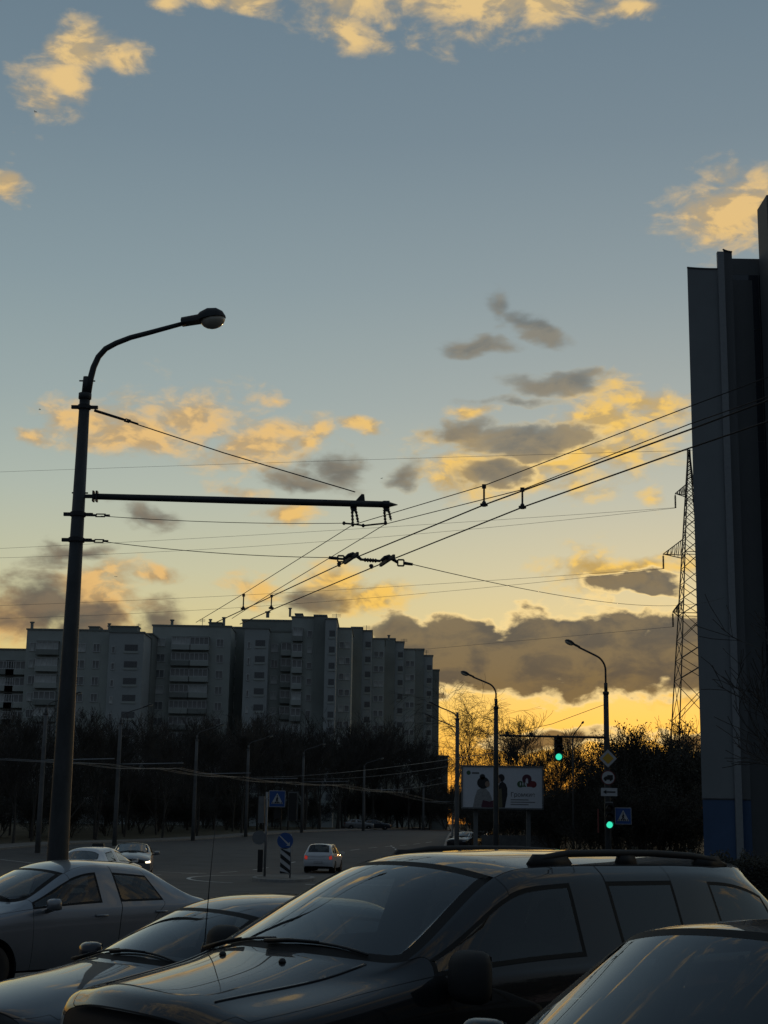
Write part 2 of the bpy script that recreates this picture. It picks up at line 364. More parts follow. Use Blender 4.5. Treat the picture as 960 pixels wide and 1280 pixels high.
def strip(name, fa, fb, ys, dz, m, nx=1, drop=0.0):
    b = MB(); V = []; F = []
    for y in ys:
        a, c = fa(y), fb(y)
        for k in range(nx + 1): V.append((a + (c - a) * k / nx, y, gz(y) + dz))
    w = nx + 1
    for i in range(len(ys) - 1):
        for k in range(nx): F.append((i * w + k, i * w + k + 1, (i + 1) * w + k + 1, (i + 1) * w + k))
    b.add(V, F); o = b.build(name, m); return o
tag(strip('ground', lambda y: -900, lambda y: 900, YS, -.03, grass_m), kind='structure')
tag(strip('road', xl, xr, [y for y in YS if y <= 300], 0.0, asphalt), kind='structure')
def raised(name, fa, fb, ys, h, m, parent=None):
    b = MB(); V = []; F = []
    for y in ys:
        z = gz(y); V += [(fa(y), y, z - .05), (fa(y), y, z + h), (fb(y), y, z + h), (fb(y), y, z - .05)]
    for i in range(len(ys) - 1):
        for k in range(3): F.append((i * 4 + k, i * 4 + k + 1, (i + 1) * 4 + k + 1, (i + 1) * 4 + k))
    F += [(0, 1, 2, 3), tuple(len(V) - 4 + k for k in (3, 2, 1, 0))]
    return b.add(V, F).build(name, m, parent)
ysl = [y for y in YS if 40 <= y <= 300]; ysr = [y for y in YS if 56 <= y <= 300]
tag(raised('kerb_left', lambda y: xl(y) - .2, lambda y: xl(y), ysl, .14, kerb_m), kind='structure')
tag(raised('pavement_left', lambda y: xl(y) - 3.0, lambda y: xl(y) - .203, ysl, .125, paving), kind='structure')
tag(raised('kerb_right', lambda y: xr(y), lambda y: xr(y) + .2, ysr, .14, kerb_m), kind='structure')
tag(raised('pavement_right', lambda y: xr(y) + .203, lambda y: xr(y) + 3.4, ysr, .125, paving), kind='structure')
# painted markings: one object per line
def marking(name, pts, w, dash=None):
    b = MB(); pts = [Vector((p[0], p[1], 0)) for p in pts]
    P = []
    for i, p in enumerate(pts):
        d = (pts[min(i + 1, len(pts) - 1)] - pts[max(i - 1, 0)]).normalized(); n = Vector((-d.y, d.x, 0)) * (w / 2)
        P += [(p.x - n.x, p.y - n.y, gz(p.y) + .006), (p.x + n.x, p.y + n.y, gz(p.y) + .006)]
    F = [(2 * i, 2 * i + 2, 2 * i + 3, 2 * i + 1) for i in range(len(pts) - 1) if not dash or i % 2 == 0]
    return tag(b.add(P, F).build(name, paint_m), kind='structure')
def gpix(px, py):
    """ground point seen at a pixel"""
    d = ray(px, py); lo, hi = 5.0, 400.0
    for y in [5 + .25 * k for k in range(1600)]:
        p = CAM + d * (y / d.y)
        if p.z <= gz(y): return p
    return CAM + d * (200 / d.y)
ISL = Vector((at(352, 1090, 64).x, 65.5))
def isl_outline(rx, ry, n=28): return [(ISL.x + rx * math.cos(2 * math.pi * k / n), ISL.y + ry * math.sin(2 * math.pi * k / n)) for k in range(n + 1)]
marking('island_edge_line', [(ISL.x + 3.2 * math.cos(a) - 1.2, ISL.y + 9 * math.sin(a) + 4) for a in [math.pi * (.55 + .9 * k / 24) for k in range(25)]], .18)
marking('lane_line', [(ISL.x + 1.0 - 3.6 * t * 10, ISL.y + 8 + 40 * t) for t in [k / 12 for k in range(13)]], .15, dash=True)
marking('lane_line', [(ISL.x + 6.5 - .02 * t * 60, 62 + 3 * k) for k, t in enumerate([k / 20 for k in range(24)])], .15, dash=True)
marking('lane_line', [(-14 + .22 * (3 * k), 60 + 3 * k) for k in range(30)], .15, dash=True)
marking('stop_line', [(ISL.x + 1.2, 60), (ISL.x + 6.2, 61)], .35)
# traffic island
io = thing('traffic_island', 'low kerbed traffic island carrying the blue arrow sign and striped board', 'traffic island', (ISL.x, ISL.y, gz(ISL.y)))
b = MB(); n = 28
ring = lambda rx, ry, z: [(rx * math.cos(2 * math.pi * k / n), ry * math.sin(2 * math.pi * k / n), z) for k in range(n)]
b.add(ring(1.35, 3.2, -.1) + ring(1.33, 3.18, .15) + ring(1.15, 3.0, .155), [(i * n + k, i * n + (k + 1) % n, (i + 1) * n + (k + 1) % n, (i + 1) * n + k) for i in range(2) for k in range(n)])
b.build('kerb', kerb_m, io)
b = MB(); b.add(ring(1.148, 2.998, .15) , [tuple(range(n))]); b.build('paving', paving, io)
# ------------------------------------------------------------------ cars
def lerp(a, b, t): return a + (b - a) * t
def HC(x, w, zs, zf, zc, xc, bul=.0, we=None):
    we = we or w
    return [(x, .94 * w, zs), (x, w, zs + .20), (x, w, lerp(zs + .2, zf, .72)), (x, .965 * we, zf - .035), (lerp(x, xc, .05), .90 * we, zf - .004),
            (lerp(x, xc, .15), .80 * we, zf + .2 * (zc - zf)), (lerp(x, xc, .35), .64 * we, zf + .5 * (zc - zf)), (lerp(x, xc, .75), .40 * we, lerp(zf, zc, .85) + bul), (xc, 0, zc + bul * .8)]
def GC(xb, xw, xt, w, zs, zb, zt, zr, yb, yt, xr_=None, dz=.055, dy=.06):
    xr_ = xt if xr_ is None else xr_
    return [(xb, .94 * w, zs), (xb, w, zs + .20), (lerp(xb, xw, .4), w, lerp(zs + .2, zb, .68)), (lerp(xb, xw, .9), .972 * w, zb - .04), (xw, yb, zb),
            (xt, yt, zt), (lerp(xt, xr_, .2), yt - dy, zt + dz), (lerp(xt, xr_, .7), .40 * w, lerp(zt + dz, zr, .78)), (xr_, 0, zr)]
def CC(xb, w, zs, zb, p4, p5, p6, p7, p8):
    return [(xb, .94 * w, zs), (xb, w, zs + .20), (xb, w, lerp(zs + .2, zb, .68)), (xb, .972 * w, zb - .04), p4, p5, p6, p7, p8]
def part_name_tags():
    return {0: 'body', 1: 'hood', 2: 'front_door', 3: 'rear_door', 4: 'windscreen', 5: 'front_window', 6: 'rear_door_window', 7: 'quarter_window', 8: 'rear_window',
            9: 'tailgate', 10: 'front_bumper', 11: 'rear_bumper', 12: 'roof', 13: 'headlight', 14: 'tail_light', 15: 'grille'}
def build_car(spec, name, label, loc, phi, pm, group=None, lvl=2, priv=None, lights=False, interior=True, dark_front=False, plate=None):
    cols = spec['cols']; nc = len(cols); nr = 9
    root = thing(name, label, 'car', loc, phi, group)
    T = spec['tags']
    bm = bmesh.new(); V = {}
    for i, c in enumerate(cols):
        for j, (x, y, z) in enumerate(c):
            for s in ((1, -1) if j < nr - 1 else (1,)):
                V[(i, j, s)] = bm.verts.new((x, y * s, z))
    gv = lambda i, j, s: V[(i, j, 1)] if j == nr - 1 else V[(i, j, s)]
    cl = bm.edges.layers.float.new('crease_edge')
    for i in range(nc - 1):
        for j in range(nr - 1):
            t = T(i, j)
            for s in (1, -1):
                q = [gv(i, j, s), gv(i + 1, j, s), gv(i + 1, j + 1, s), gv(i, j + 1, s)]
                if s < 0: q.reverse()
                f = bm.faces.new(q); f.material_index = t
    for end, i in ((0, 0), (1, nc - 1)):
        c = cols[i]; mids = []
        for j in range(nr - 1):
            k = spec['capx'][end]
            mids.append(bm.verts.new((c[j][0] + k[min(j, len(k) - 1)], 0, c[j][2] + .012)))
        mids.append(V[(i, nr - 1, 1)])
        for j in range(nr - 1):
            tg = spec['captag'][end](j)
            for s in (1, -1):
                q = [gv(i, j, s), gv(i, j + 1, s), mids[j + 1], mids[j]]
                q = list(dict.fromkeys(q))
                if (s < 0) ^ bool(end): q.reverse()
                f = bm.faces.new(q); f.material_index = tg
    bm.edges.index_update()
    def crease(a, b, val):
        e = bm.edges.get((a, b))
        if e: e[cl] = val
    for (ci, j0, j1, val) in spec.get('crease_col', []):
        for j in range(j0, j1):
            for s in (1, -1): crease(gv(ci, j, s), gv(ci, j + 1, s), val)
    for (rj, i0, i1, val) in spec.get('crease_row', []):
        for i in range(i0, i1):
            for s in (1, -1): crease(gv(i, rj, s), gv(i + 1, rj, s), val)
    me = bpy.data.meshes.new('tmp'); bm.to_mesh(me); bm.free()
    for _ in range(17): me.materials.append(None)
    tmp = link('tmp', me); sm = tmp.modifiers.new('s', 'SUBSURF'); sm.levels = lvl; sm.render_levels = lvl; sm.subdivision_type = 'CATMULL_CLARK'
    dg = bpy.context.evaluated_depsgraph_get(); ev = tmp.evaluated_get(dg); me2 = bpy.data.meshes.new_from_object(ev)
    bpy.data.objects.remove(tmp, do_unlink=True)
    bm = bmesh.new(); bm.from_mesh(me2)
    bmesh.ops.recalc_face_normals(bm, faces=bm.faces[:])
    # outward check
    top = max(bm.faces, key=lambda f: f.calc_center_median().z)
    if top.normal.z < 0: bmesh.ops.reverse_faces(bm, faces=bm.faces[:])
    # wheel arches
    W = spec['w']; ra = spec['arch']; zr_ = spec['wheel_r']
    for ax in spec['axles']:
        kill = [f for f in bm.faces if abs(f.calc_center_median().y) > .62 * W and (f.calc_center_median().x - ax) ** 2 + (f.calc_center_median().z - zr_) ** 2 < ra ** 2 * .95]
        vs_ = {v for f in kill for v in f.verts}
        bmesh.ops.delete(bm, geom=kill, context='FACES')
        for v in vs_:
            if v.is_valid and v.link_faces:
                d = Vector((v.co.x - ax, v.co.z - zr_))
                if d.length > 1e-4: d = d.normalized() * ra; v.co.x, v.co.z = ax + d.x, zr_ + d.y
    def comps(tg):
        fs = {f for f in bm.faces if f.material_index == tg}; out = []
        while fs:
            st = [fs.pop()]; c = list(st)
            while st:
                f = st.pop()
                for e in f.edges:
                    for g in e.link_faces:
                        if g in fs: fs.remove(g); st.append(g); c.append(g)
            out.append(c)
        return out
    GAP, SEAL = 20, 21
    pieces = []
    uid = bm.faces.layers.int.new('uid'); k = 1
    for tg in (4, 5, 6, 7, 8):
        for c in comps(tg):
            r = bmesh.ops.inset_region(bm, faces=c, thickness=.024 if tg != 4 else .065, depth=-.0008, use_even_offset=True, use_boundary=True)  # windscreen ring wider: black glass border, plus backlit pillars' shade in its colour
            for f in r['faces']: f.material_index = SEAL; f[uid] = k
            for f in c: f[uid] = k
            pieces.append((k, tg)); k += 1
    for tg in (1, 2, 3, 9, 10, 11, 13, 14, 15, 12):
        for c in comps(tg):
            if tg != 12:
                r = bmesh.ops.inset_region(bm, faces=c, thickness=.0055, depth=-.0, use_even_offset=True, use_boundary=False)
                for f in r['faces']: f.material_index = GAP
            for f in c: f[uid] = k
            pieces.append((k, tg)); k += 1
    names = part_name_tags()
    pv = priv or {}
    gm = {4: glass_ws, 5: pv.get(5, glass_side), 6: pv.get(6, glass_side), 7: pv.get(7, glass_side), 8: pv.get(8, glass_side)}
    mm = {13: head_m, 14: tail_m, 15: plastic}
    def extract(faces, nm, m, parent=root):
        vm = {}; P = []; F = []
        for f in faces:
            q = []
            for v in f.verts:
                if v not in vm: vm[v] = len(P); P.append(v.co.copy())
                q.append(vm[v])
            F.append(q)
        if not F: return None
        mesh = bpy.data.meshes.new(nm); mesh.from_pydata(P, [], F); mesh.materials.append(m)
        mesh.polygons.foreach_set('use_smooth', [True] * len(mesh.polygons)); mesh.update()
        return link(nm, mesh, parent)
    by = {}
    for f in bm.faces: by.setdefault((f[uid], f.material_index), []).append(f)
    doors = {}
    for (u, tg) in pieces:
        o = extract(by.get((u, tg), []), names[tg], gm.get(tg) or mm.get(tg) or (pm if not (dark_front and tg == 10) else plastic))
        if o and tg in (2, 3): doors[(tg, 1 if o.data.vertices[0].co.y > 0 else -1)] = o
        if (u, SEAL) in by and o: extract(by[(u, SEAL)], 'window_seal', seal_m, o)
    for c in comps(0): extract(c, 'body' if len(c) > 200 else 'body_panel', pm)
    extract([f for f in bm.faces if f.material_index == GAP], 'panel_gap', gap_m)
    bvh = BVHTree.FromBMesh(bm)
    # wheels
    for ax in spec['axles']:
        for s in (1, -1):
            r = spec['wheel_r']; yc = s * (W - .12)
            b = MB(); b.lathe([(r * .64, -.10), (r * .90, -.105), (r * .985, -.08), (r, -.03), (r, .03), (r * .985, .08), (r * .90, .105), (r * .64, .10)], 'y', n=28)
            wh = b.build('wheel', rubber, root, True, (ax, yc, r))
            b = MB(); b.lathe([(r * .66, -.04), (r * .67, .085 * s), (r * .62, .09 * s), (r * .60, .03 * s), (r * .02, .02 * s)], 'y', n=28)
            b.build('rim', steel_d, wh, True)
            b = MB()
            for q in range(spec.get('spokes', 6)):
                a = 2 * math.pi * q / spec.get('spokes', 6) + .2
                b.bar((0, .075 * s, 0), (r * .63 * math.cos(a), .082 * s, r * .63 * math.sin(a)), .05, .022, up=(0, 1, 0))
            b.lathe([(r * .62, .074 * s), (r * .665, .088 * s), (r * .62, .092 * s)], 'y', n=28); b.lathe([(.055, .06 * s), (.05, .10 * s), (.01, .102 * s)], 'y', n=14)
            b.build('spokes', rim_m, wh)
            b = MB(); n = 20     # wheel housing
            P = []; F = []
            for q in range(n + 1):
                a = -.25 * math.pi + 1.5 * math.pi * q / n
                for yy in (s * (W - .015), s * (W - .34)): P.append((ax + (ra + .004) * math.cos(a), yy, zr_ + (ra + .004) * math.sin(a)))
            F = [(2 * q, 2 * q + 1, 2 * q + 3, 2 * q + 2) for q in range(n)]
            b.add(P, F); b.build('wheel_housing', gap_m, root)
    # floor
    b = MB(); x0, x1 = spec['floor']; b.box(((x0 + x1) / 2, 0, .27), (x1 - x0, 2 * W * .86, .06)); b.build('floor_pan', gap_m, root)
    # mirrors
    mx, my, mz = spec['mirror']; md = spec.get('mirror_d', (.10, .22, .15))
    for s in (1, -1):
        b = MB(); b.ell((0, 0, 0), (md[0], md[1] / 2, md[2] / 2), 14, 10)
        for i, v in enumerate(b.v):   # squarer than an egg, flat at the back
            x, y, z = v; f = lambda q, h: math.copysign(h * (abs(q) / h) ** .55, q) if abs(q) > 1e-6 else 0
            b.v[i] = (max(x * 1.0, -.035), f(y, md[1] / 2), f(z, md[2] / 2))
        mo = b.build('side_mirror', spec.get('mirror_m') or pm, root, True, (mx, s * my, mz))
        b = MB(); b.bar((-.0, -s * .02, -.05), (-.02, -s * (my - W * .93 + .03), -.10), .05, .04); b.build('mirror_arm', plastic, mo)
        b = MB(); b.box((-.037, 0, 0), (.004, md[1] * .86, md[2] * .8)); b.build('mirror_glass', chrome, mo)
    # door handles
    for (tg, hx, hz) in spec['handles']:
        for s in (1, -1):
            hit = bvh.ray_cast(Vector((hx, s * 3, hz)), Vector((0, -s, 0)))
            if hit[0] and (tg, s) in doors:
                p = hit[0]; b = MB(); b.tube([(p.x + .09, p.y - s * .002, p.z), (p.x + .07, p.y + s * .028, p.z), (p.x - .07, p.y + s * .028, p.z), (p.x - .09, p.y - s * .002, p.z)], .012, 8)
                b.build('handle', spec.get('handle_m') or pm, doors[(tg, s)], True)
    # wipers on the windscreen, following the glass
    def on_glass(x, y):
        h = bvh.ray_cast(Vector((x, y, 3)), Vector((0, 0, -1))); return h[0] + h[1] * .012 if h[0] else Vector((x, y, 1))
    for (xa, ya, xb_, yb_) in spec['wipers']:
        b = MB(); pts = [on_glass(lerp(xa, xb_, t), lerp(ya, yb_, t)) for t in [q / 10 for q in range(11)]]
        b.tube(pts, .008, 6); b.tube([on_glass(lerp(xa, xb_, t), lerp(ya, yb_, t)) + Vector((.02, 0, .008)) for t in (.0, .25, .55)], [.012, .010, .006], 6)
        b.build('wiper', plastic, root, True)
    if interior:
        xd, zd, xs, xrs, ys_, rf = spec['cabin']     # dash x, dash z, front seat x, rear seat x, seat y, roof z
        b = MB(); b.box((xd, 0, zd - .22), (.34, 2 * W * .80, .40)); b.tube([(xd - .02, -W * .78, zd - .03), (xd - .02, W * .78, zd - .03)], .10, 10); b.build('dashboard', inter, root, True)
        b = MB(); c = Vector((xd - .32, ys_, zd - .04)); ax_ = Vector((-.9, 0, .42)).normalized(); u = Vector((0, 1, 0)); w_ = ax_.cross(u)
        b.tube([c + (u * math.cos(2 * math.pi * q / 20) + w_ * math.sin(2 * math.pi * q / 20)) * .185 for q in range(21)], .015, 6, cap=False); b.bar(c - u * .18, c + u * .18, .05, .02); b.bar(c, c - ax_ * .25, .06)
        b.build('steering_wheel', plastic, root, True)
        def seat(nm, x, y, wd):
            b = MB(); b.box((x, y, .48), (.52, wd, .16)); b.bar((x - .22, y, .50), (x - .42, y, rf - .50), wd * .95, .13, up=(1, 0, 0)); so = b.build(nm, inter, root)
            for yy in ((y,) if wd < .8 else (y - wd * .3, y + wd * .3)):
                b = MB(); b.ell((x - .455, yy, rf - .38), (.05, .13, .10), 10, 8); b.build('headrest', inter, so, True)
        seat('seat', xs, ys_, .5); seat('seat', xs, -ys_, .5); seat('rear_seat', xrs, 0, W * 1.45)
        b = MB(); b.box((spec['imir'][0], 0, spec['imir'][1]), (.03, .24, .075)); b.bar((spec['imir'][0], 0, spec['imir'][1]), (spec['imir'][0] + .02, 0, spec['imir'][1] + .07), .02); b.build('rear_view_mirror', plastic, root)
    bm.free()
    return root, bvh
def sedan_tags(suv=False, doors4=True):
    def T(i, j):
        if i == 0: return 10 if j < 2 else (13 if j in (2,) else 0 if j < 5 else 1)
        if i <= 3:
            if i == 1 and j < 1: return 10
            return 1 if j >= 4 else 0
        if i == 4: return 4 if j >= 6 else 5 if j == 4 else (2 if j < 4 else 0)
        if i == 5: return 12 if j >= 6 else 5 if j == 4 else 2
        if i == 6: return 12 if j >= 6 else 2
        if i == 7: return 12 if j >= 6 else 6 if j == 4 else 3
        if i == 8: return 12 if j >= 6 else (3 if j < 1 else 0)
        if i == 9: return 12 if j >= 6 else (7 if (suv and j == 4) else 0)
        if i == 10: return 8 if j >= 6 else 0
        if i == 11: return 9 if j >= 5 else (11 if j < 1 else 0)
        if i == 12: return 9 if j >= 4 else (14 if j in (2, 3) else 11)
        return 0
    return T
# --- full-size estate-type SUV
def spec_suv():
    w, zs = .965, .36
    c = [HC(2.00, .76, .40, 1.00, 1.06, 2.09, .0), HC(1.88, .90, zs, 1.075, 1.14, 2.00, .012), HC(1.56, w, zs, 1.12, 1.19, 1.66, .022), HC(1.20, w, zs, 1.175, 1.245, 1.34, .026),
         CC(.86, w, zs, 1.215, (.80, .925, 1.230), (.78, .900, 1.255), (.90, .855, 1.275), (1.10, .48, 1.305), (1.16, 0, 1.312)),
         GC(.20, .12, .02, w, zs, 1.245, 1.680, 1.835, .915, .735, .14, .075, .085),
         GC(-.44, -.50, -.53, w, zs, 1.25, 1.705, 1.858, .915, .735, -.50, .07, .085), GC(-.60, -.64, -.65, w, zs, 1.252, 1.707, 1.862, .915, .735, -.62, .07, .085),
         GC(-1.40, -1.46, -1.50, w, zs, 1.256, 1.702, 1.862, .912, .735, -1.50, .07, .085), GC(-1.56, -1.60, -1.64, w, zs, 1.258, 1.700, 1.858, .910, .733, -1.64, .07, .085),
         GC(-2.50, -2.50, -2.34, w * .985, zs, 1.27, 1.675, 1.820, .885, .72, -2.40, .065, .085),
         [(-2.59, .90, .40), (-2.65, .92, .60), (-2.65, .91, .95), (-2.63, .885, 1.22), (-2.62, .86, 1.24), (-2.59, .80, 1.27), (-2.61, .72, 1.27), (-2.65, .4, 1.27), (-2.67, 0, 1.27)],
         [(-2.63, .86, .42), (-2.71, .88, .58), (-2.71, .87, .92), (-2.69, .84, 1.14), (-2.69, .80, 1.16), (-2.69, .74, 1.17), (-2.70, .62, 1.17), (-2.72, .35, 1.17), (-2.73, 0, 1.17)],
         [(-2.63, .80, .45), (-2.73, .82, .58), (-2.73, .82, .80), (-2.72, .78, .98), (-2.72, .74, 1.00), (-2.72, .68, 1.02), (-2.72, .56, 1.03), (-2.74, .3, 1.04), (-2.75, 0, 1.04)]]
    c = c[:6] + [[(x * 1.05 if x < 0 else x, y, z) for x, y, z in q] for q in c[6:]]
    return dict(cols=c, w=w, tags=sedan_tags(True), capx=([.05, .07, .07, .06, .05, .04, .03, .02], [-.03] * 8), captag=(lambda j: 10 if j < 2 else 15, lambda j: 11 if j < 2 else 9),
        crease_col=[(4, 6, 8, .85), (5, 5, 8, .3), (10, 6, 8, .6), (0, 0, 8, .35), (1, 3, 8, .3)], crease_row=[(3, 1, 10, .35), (6, 4, 10, .5), (4, 4, 10, .35), (5, 4, 10, .35), (6, 1, 4, .35)],
        axles=(1.26, -1.58), arch=.46, wheel_r=.385, floor=(-2.3, 1.9), mirror=(.66, 1.08, 1.235), mirror_d=(.11, .25, .27), mirror_m=rubber, handles=[(2, -.22, 1.06), (3, -1.16, 1.07)], handle_m=chrome,
        wipers=[(1.08, -.10, .97, .62), (1.05, -.72, 1.04, -.08)], cabin=(.62, 1.22, -.15, -1.15, .42, 1.80), imir=(.02, 1.66), spokes=5)
# --- small three-box saloon
def spec_sedan(h=1.50, L=4.31, hood=0.0):
    w, zs = .845, .27; k = h - 1.50
    c = [HC(2.02, .68, .32, .76, .82, 2.10), HC(1.86, .80, zs, .80 + hood, .885 + hood, 1.96), HC(1.58, w, zs, .86 + hood, .955 + hood, 1.62, .008), HC(1.12, w, zs, .91 + hood * .6, 1.005 + hood * .6, 1.22, .010),
         CC(.74, w, zs, .945, (.72, .815, .962), (.66, .775, .985), (.70, .715, .995), (.94, .40, 1.035), (1.02, 0, 1.045)),
         GC(-.02, -.02, .02, w, zs, .965, 1.375 + k, 1.465 + k, .800, .575, .12, .04, .07),
         GC(-.38, -.38, -.38, w, zs, .975, 1.405 + k, 1.50 + k, .800, .580, -.36, .04, .07), GC(-.48, -.48, -.49, w, zs, .978, 1.405 + k, 1.502 + k, .800, .580, -.48, .04, .07),
         GC(-1.05, -1.46, -1.20, w, zs, .99, 1.335 + k, 1.478 + k, .795, .570, -1.04, .045, .07), GC(-1.30, -1.56, -1.32, w, zs, .993, 1.30 + k, 1.46 + k, .790, .56, -1.14, .05, .07),
         GC(-1.60, -1.68, -1.42, w, zs, 1.0, 1.26 + k, 1.43 + k, .780, .555, -1.24, .05, .07),
         CC(-1.80, w * .985, zs, 1.0, (-1.80, .775, 1.005), (-1.80, .735, 1.03), (-1.78, .66, 1.045), (-1.86, .38, 1.06), (-1.88, 0, 1.065)),
         [(-2.08, .76, .32), (-2.12, .78, .50), (-2.12, .77, .78), (-2.10, .75, .97), (-2.10, .71, 1.0), (-2.10, .65, 1.015), (-2.12, .55, 1.02), (-2.15, .3, 1.03), (-2.16, 0, 1.035)],
         [(-2.10, .70, .34), (-2.17, .72, .50), (-2.17, .70, .72), (-2.15, .68, .88), (-2.15, .64, .90), (-2.16, .58, .91), (-2.17, .48, .92), (-2.19, .25, .93), (-2.20, 0, .93)]]
    return dict(cols=c, w=w, tags=sedan_tags(False), capx=([.07, .10, .09, .08, .07, .05, .03, .02], [-.04] * 8), captag=(lambda j: 10 if j < 2 else 15, lambda j: 11 if j < 2 else 9),
        crease_col=[(4, 6, 8, .6), (11, 6, 8, .5)], crease_row=[(3, 1, 12, .3), (6, 4, 11, .35), (4, 4, 11, .3), (5, 4, 11, .25), (2, 4, 10, .2)],
        axles=(1.24, -1.22), arch=.365, wheel_r=.30, floor=(-1.9, 1.8), mirror=(.50, .99, 1.015), mirror_d=(.085, .20, .14), handles=[(2, -.30, .86), (3, -1.22, .88)],
        wipers=[(.90, -.12, .80, .50), (.90, -.60, .86, -.10)], cabin=(.52, .98, -.12, -.98, .36, 1.46 + k), imir=(.08, 1.33 + k), spokes=7)
# --- compact people carrier and hatchback
def spec_mpv(h=1.65, w=.895, back=-2.05):
    zs = .28; k = h - 1.65; q = back + 2.05
    c = [HC(2.12, .74, .33, .80, .86, 2.20), HC(1.96, .84, zs, .86, .94, 2.06), HC(1.70, w, zs, .93, 1.03, 1.76), HC(1.30, w, zs, .98, 1.09, 1.42),
         CC(.98, w, zs, 1.01, (.95, .86, 1.025), (.88, .82, 1.05), (.92, .76, 1.06), (1.16, .42, 1.11), (1.24, 0, 1.12)),
         GC(.16, .10, .12, w, zs, 1.03, 1.525 + k, 1.645 + k, .85, .67, .26, .05, .07), GC(-.28, -.28, -.28, w, zs, 1.035, 1.535 + k, 1.66 + k, .85, .67, -.26, .05, .07), GC(-.38, -.38, -.40, w, zs, 1.037, 1.53 + k, 1.65 + k, .85, .67, -.38, .05, .07),
         GC(-1.15, -1.20, -1.20, w, zs, 1.045, 1.525 + k, 1.645 + k, .845, .665, -1.2, .05, .07), GC(-1.32 + q * .5, -1.34 + q * .5, -1.32 + q * .5, w, zs, 1.05, 1.52 + k, 1.64 + k, .84, .66, -1.32 + q * .5, .05, .07),
         GC(-1.92 + q, -1.92 + q, -1.80 + q, w * .99, zs, 1.06, 1.48 + k, 1.61 + k, .82, .64, -1.86 + q, .05, .07),
         [(-2.06 + q, .83, .36), (-2.12 + q, .85, .55), (-2.12 + q, .845, .86), (-2.10 + q, .82, 1.03), (-2.08 + q, .80, 1.06), (-2.05 + q, .74, 1.09), (-2.06 + q, .66, 1.09), (-2.10 + q, .36, 1.09), (-2.11 + q, 0, 1.09)],
         [(-2.09 + q, .80, .36), (-2.17 + q, .82, .55), (-2.17 + q, .81, .82), (-2.15 + q, .78, 1.0), (-2.15 + q, .74, 1.02), (-2.15 + q, .68, 1.03), (-2.16 + q, .57, 1.03), (-2.18 + q, .32, 1.03), (-2.19 + q, 0, 1.03)],
         [(-2.10 + q, .74, .38), (-2.19 + q, .76, .55), (-2.19 + q, .75, .74), (-2.17 + q, .72, .88), (-2.17 + q, .68, .90), (-2.18 + q, .62, .91), (-2.18 + q, .5, .92), (-2.20 + q, .27, .92), (-2.21 + q, 0, .92)]]
    return dict(cols=c, w=w, tags=sedan_tags(True), capx=([.06, .08, .08, .07, .06, .05, .03, .02], [-.03] * 8), captag=(lambda j: 10 if j < 2 else 15, lambda j: 11 if j < 2 else 9),
        crease_col=[(4, 6, 8, .6), (5, 6, 8, .55), (10, 6, 8, .5)], crease_row=[(3, 1, 11, .3), (6, 4, 10, .35), (4, 4, 10, .3)],
        axles=(1.36, -1.31 + q * .6), arch=.38, wheel_r=.315, floor=(-1.9 + q, 1.9), mirror=(.62, 1.04, 1.09), mirror_d=(.09, .21, .15), handles=[(2, -.20, .90), (3, -1.10, .91)],
        wipers=[(1.10, -.12, 1.0, .52), (1.10, -.62, 1.06, -.10)], cabin=(.70, 1.05, -.05, -.95, .38, 1.60 + k), imir=(.16, 1.45 + k), spokes=5)
# world heading: nose direction (-sin a, -cos a), a measured from "towards the camera" to the left
def heading(a): return math.atan2(-math.cos(R(a)), -math.sin(R(a)))
graphite = paint('graphite_paint', (.012, .013, .0155), .0, .4)
silver = paint('silver_paint', (.24, .255, .275), .6, .34)
slate = paint('slate_paint', (.032, .038, .050), .3, .35)
black_p = paint('black_paint', (.012, .013, .016), .0, .4)
white_p = paint('white_paint', (.70, .71, .72), .0)
grey_p = paint('grey_paint', (.22, .225, .23), .4)
red_p = paint('dark_red_paint', (.10, .012, .012), .3)
SUV = dict(loc=(.27, 9.2, 0), a=48.5)
suv, bvh = build_car(spec_suv(), 'suv', 'large dark graphite suv with roof rails, whip aerial and raised hood', SUV['loc'], heading(SUV['a']), graphite, lvl=3, priv={6: glass_priv, 7: glass_priv, 8: glass_priv})
def drop(bvh, x, y, off=0.0):
    h = bvh.ray_cast(Vector((x, y, 3)), Vector((0, 0, -1))); return h[0] + Vector((0, 0, off))
for s in (1, -1):      # roof rails: raised bar on three feet
    b = MB(); xs = [-.30, -.42, -.62, -1.0, -1.45, -1.85, -2.08, -2.22]; zz = [.006, .036, .054, .058, .058, .050, .034, .006]
    yy = s * .60
    b.tube([drop(bvh, x, yy, z) for x, z in zip(xs, zz)], [.018, .021, .022, .022, .022, .022, .021, .016], 10)
    for x, ln in ((-.47, .19), (-1.18, .09), (-2.02, .16)):
        p = drop(bvh, x, yy); b.box((p.x, p.y, p.z + .022), (ln * 2, .045, .066), taper=.7)
    b.build('roof_rail', rubber, suv, True)
for yy in (.26, -.28):
    p = drop(bvh, 1.26, yy); b = MB(); b.lathe([(.020, 0), (.020, .010), (.012, .022), (.004, .024)], 'z', (p.x, p.y, p.z - .002), 10); b.build('washer_nozzle', plastic, suv, True)
p = drop(bvh, 1.02, -.80); b = MB(); b.lathe([(.024, -.01), (.018, .03), (.008, .06)], 'z', tuple(p), 10); b.tube([p + Vector((0, 0, .03)), p + Vector((-.02, .0, .40)), p + Vector((-.05, 0, .80))], [.0035, .003, .002], 5); b.build('aerial', plastic, suv, True)
for s in (1, -1):     # ridges of the raised hood centre
    b = MB(); pts = []
    for t in [q / 14 for q in range(15)]:
        pts.append(drop(bvh, lerp(1.02, 1.86, t), s * lerp(.66, .50, t), .001))
    b.tube(pts, .007, 6); b.build('hood_crease', graphite, suv, True)
AV = dict(loc=(-4.17, 19.0, 0), a=43.0)
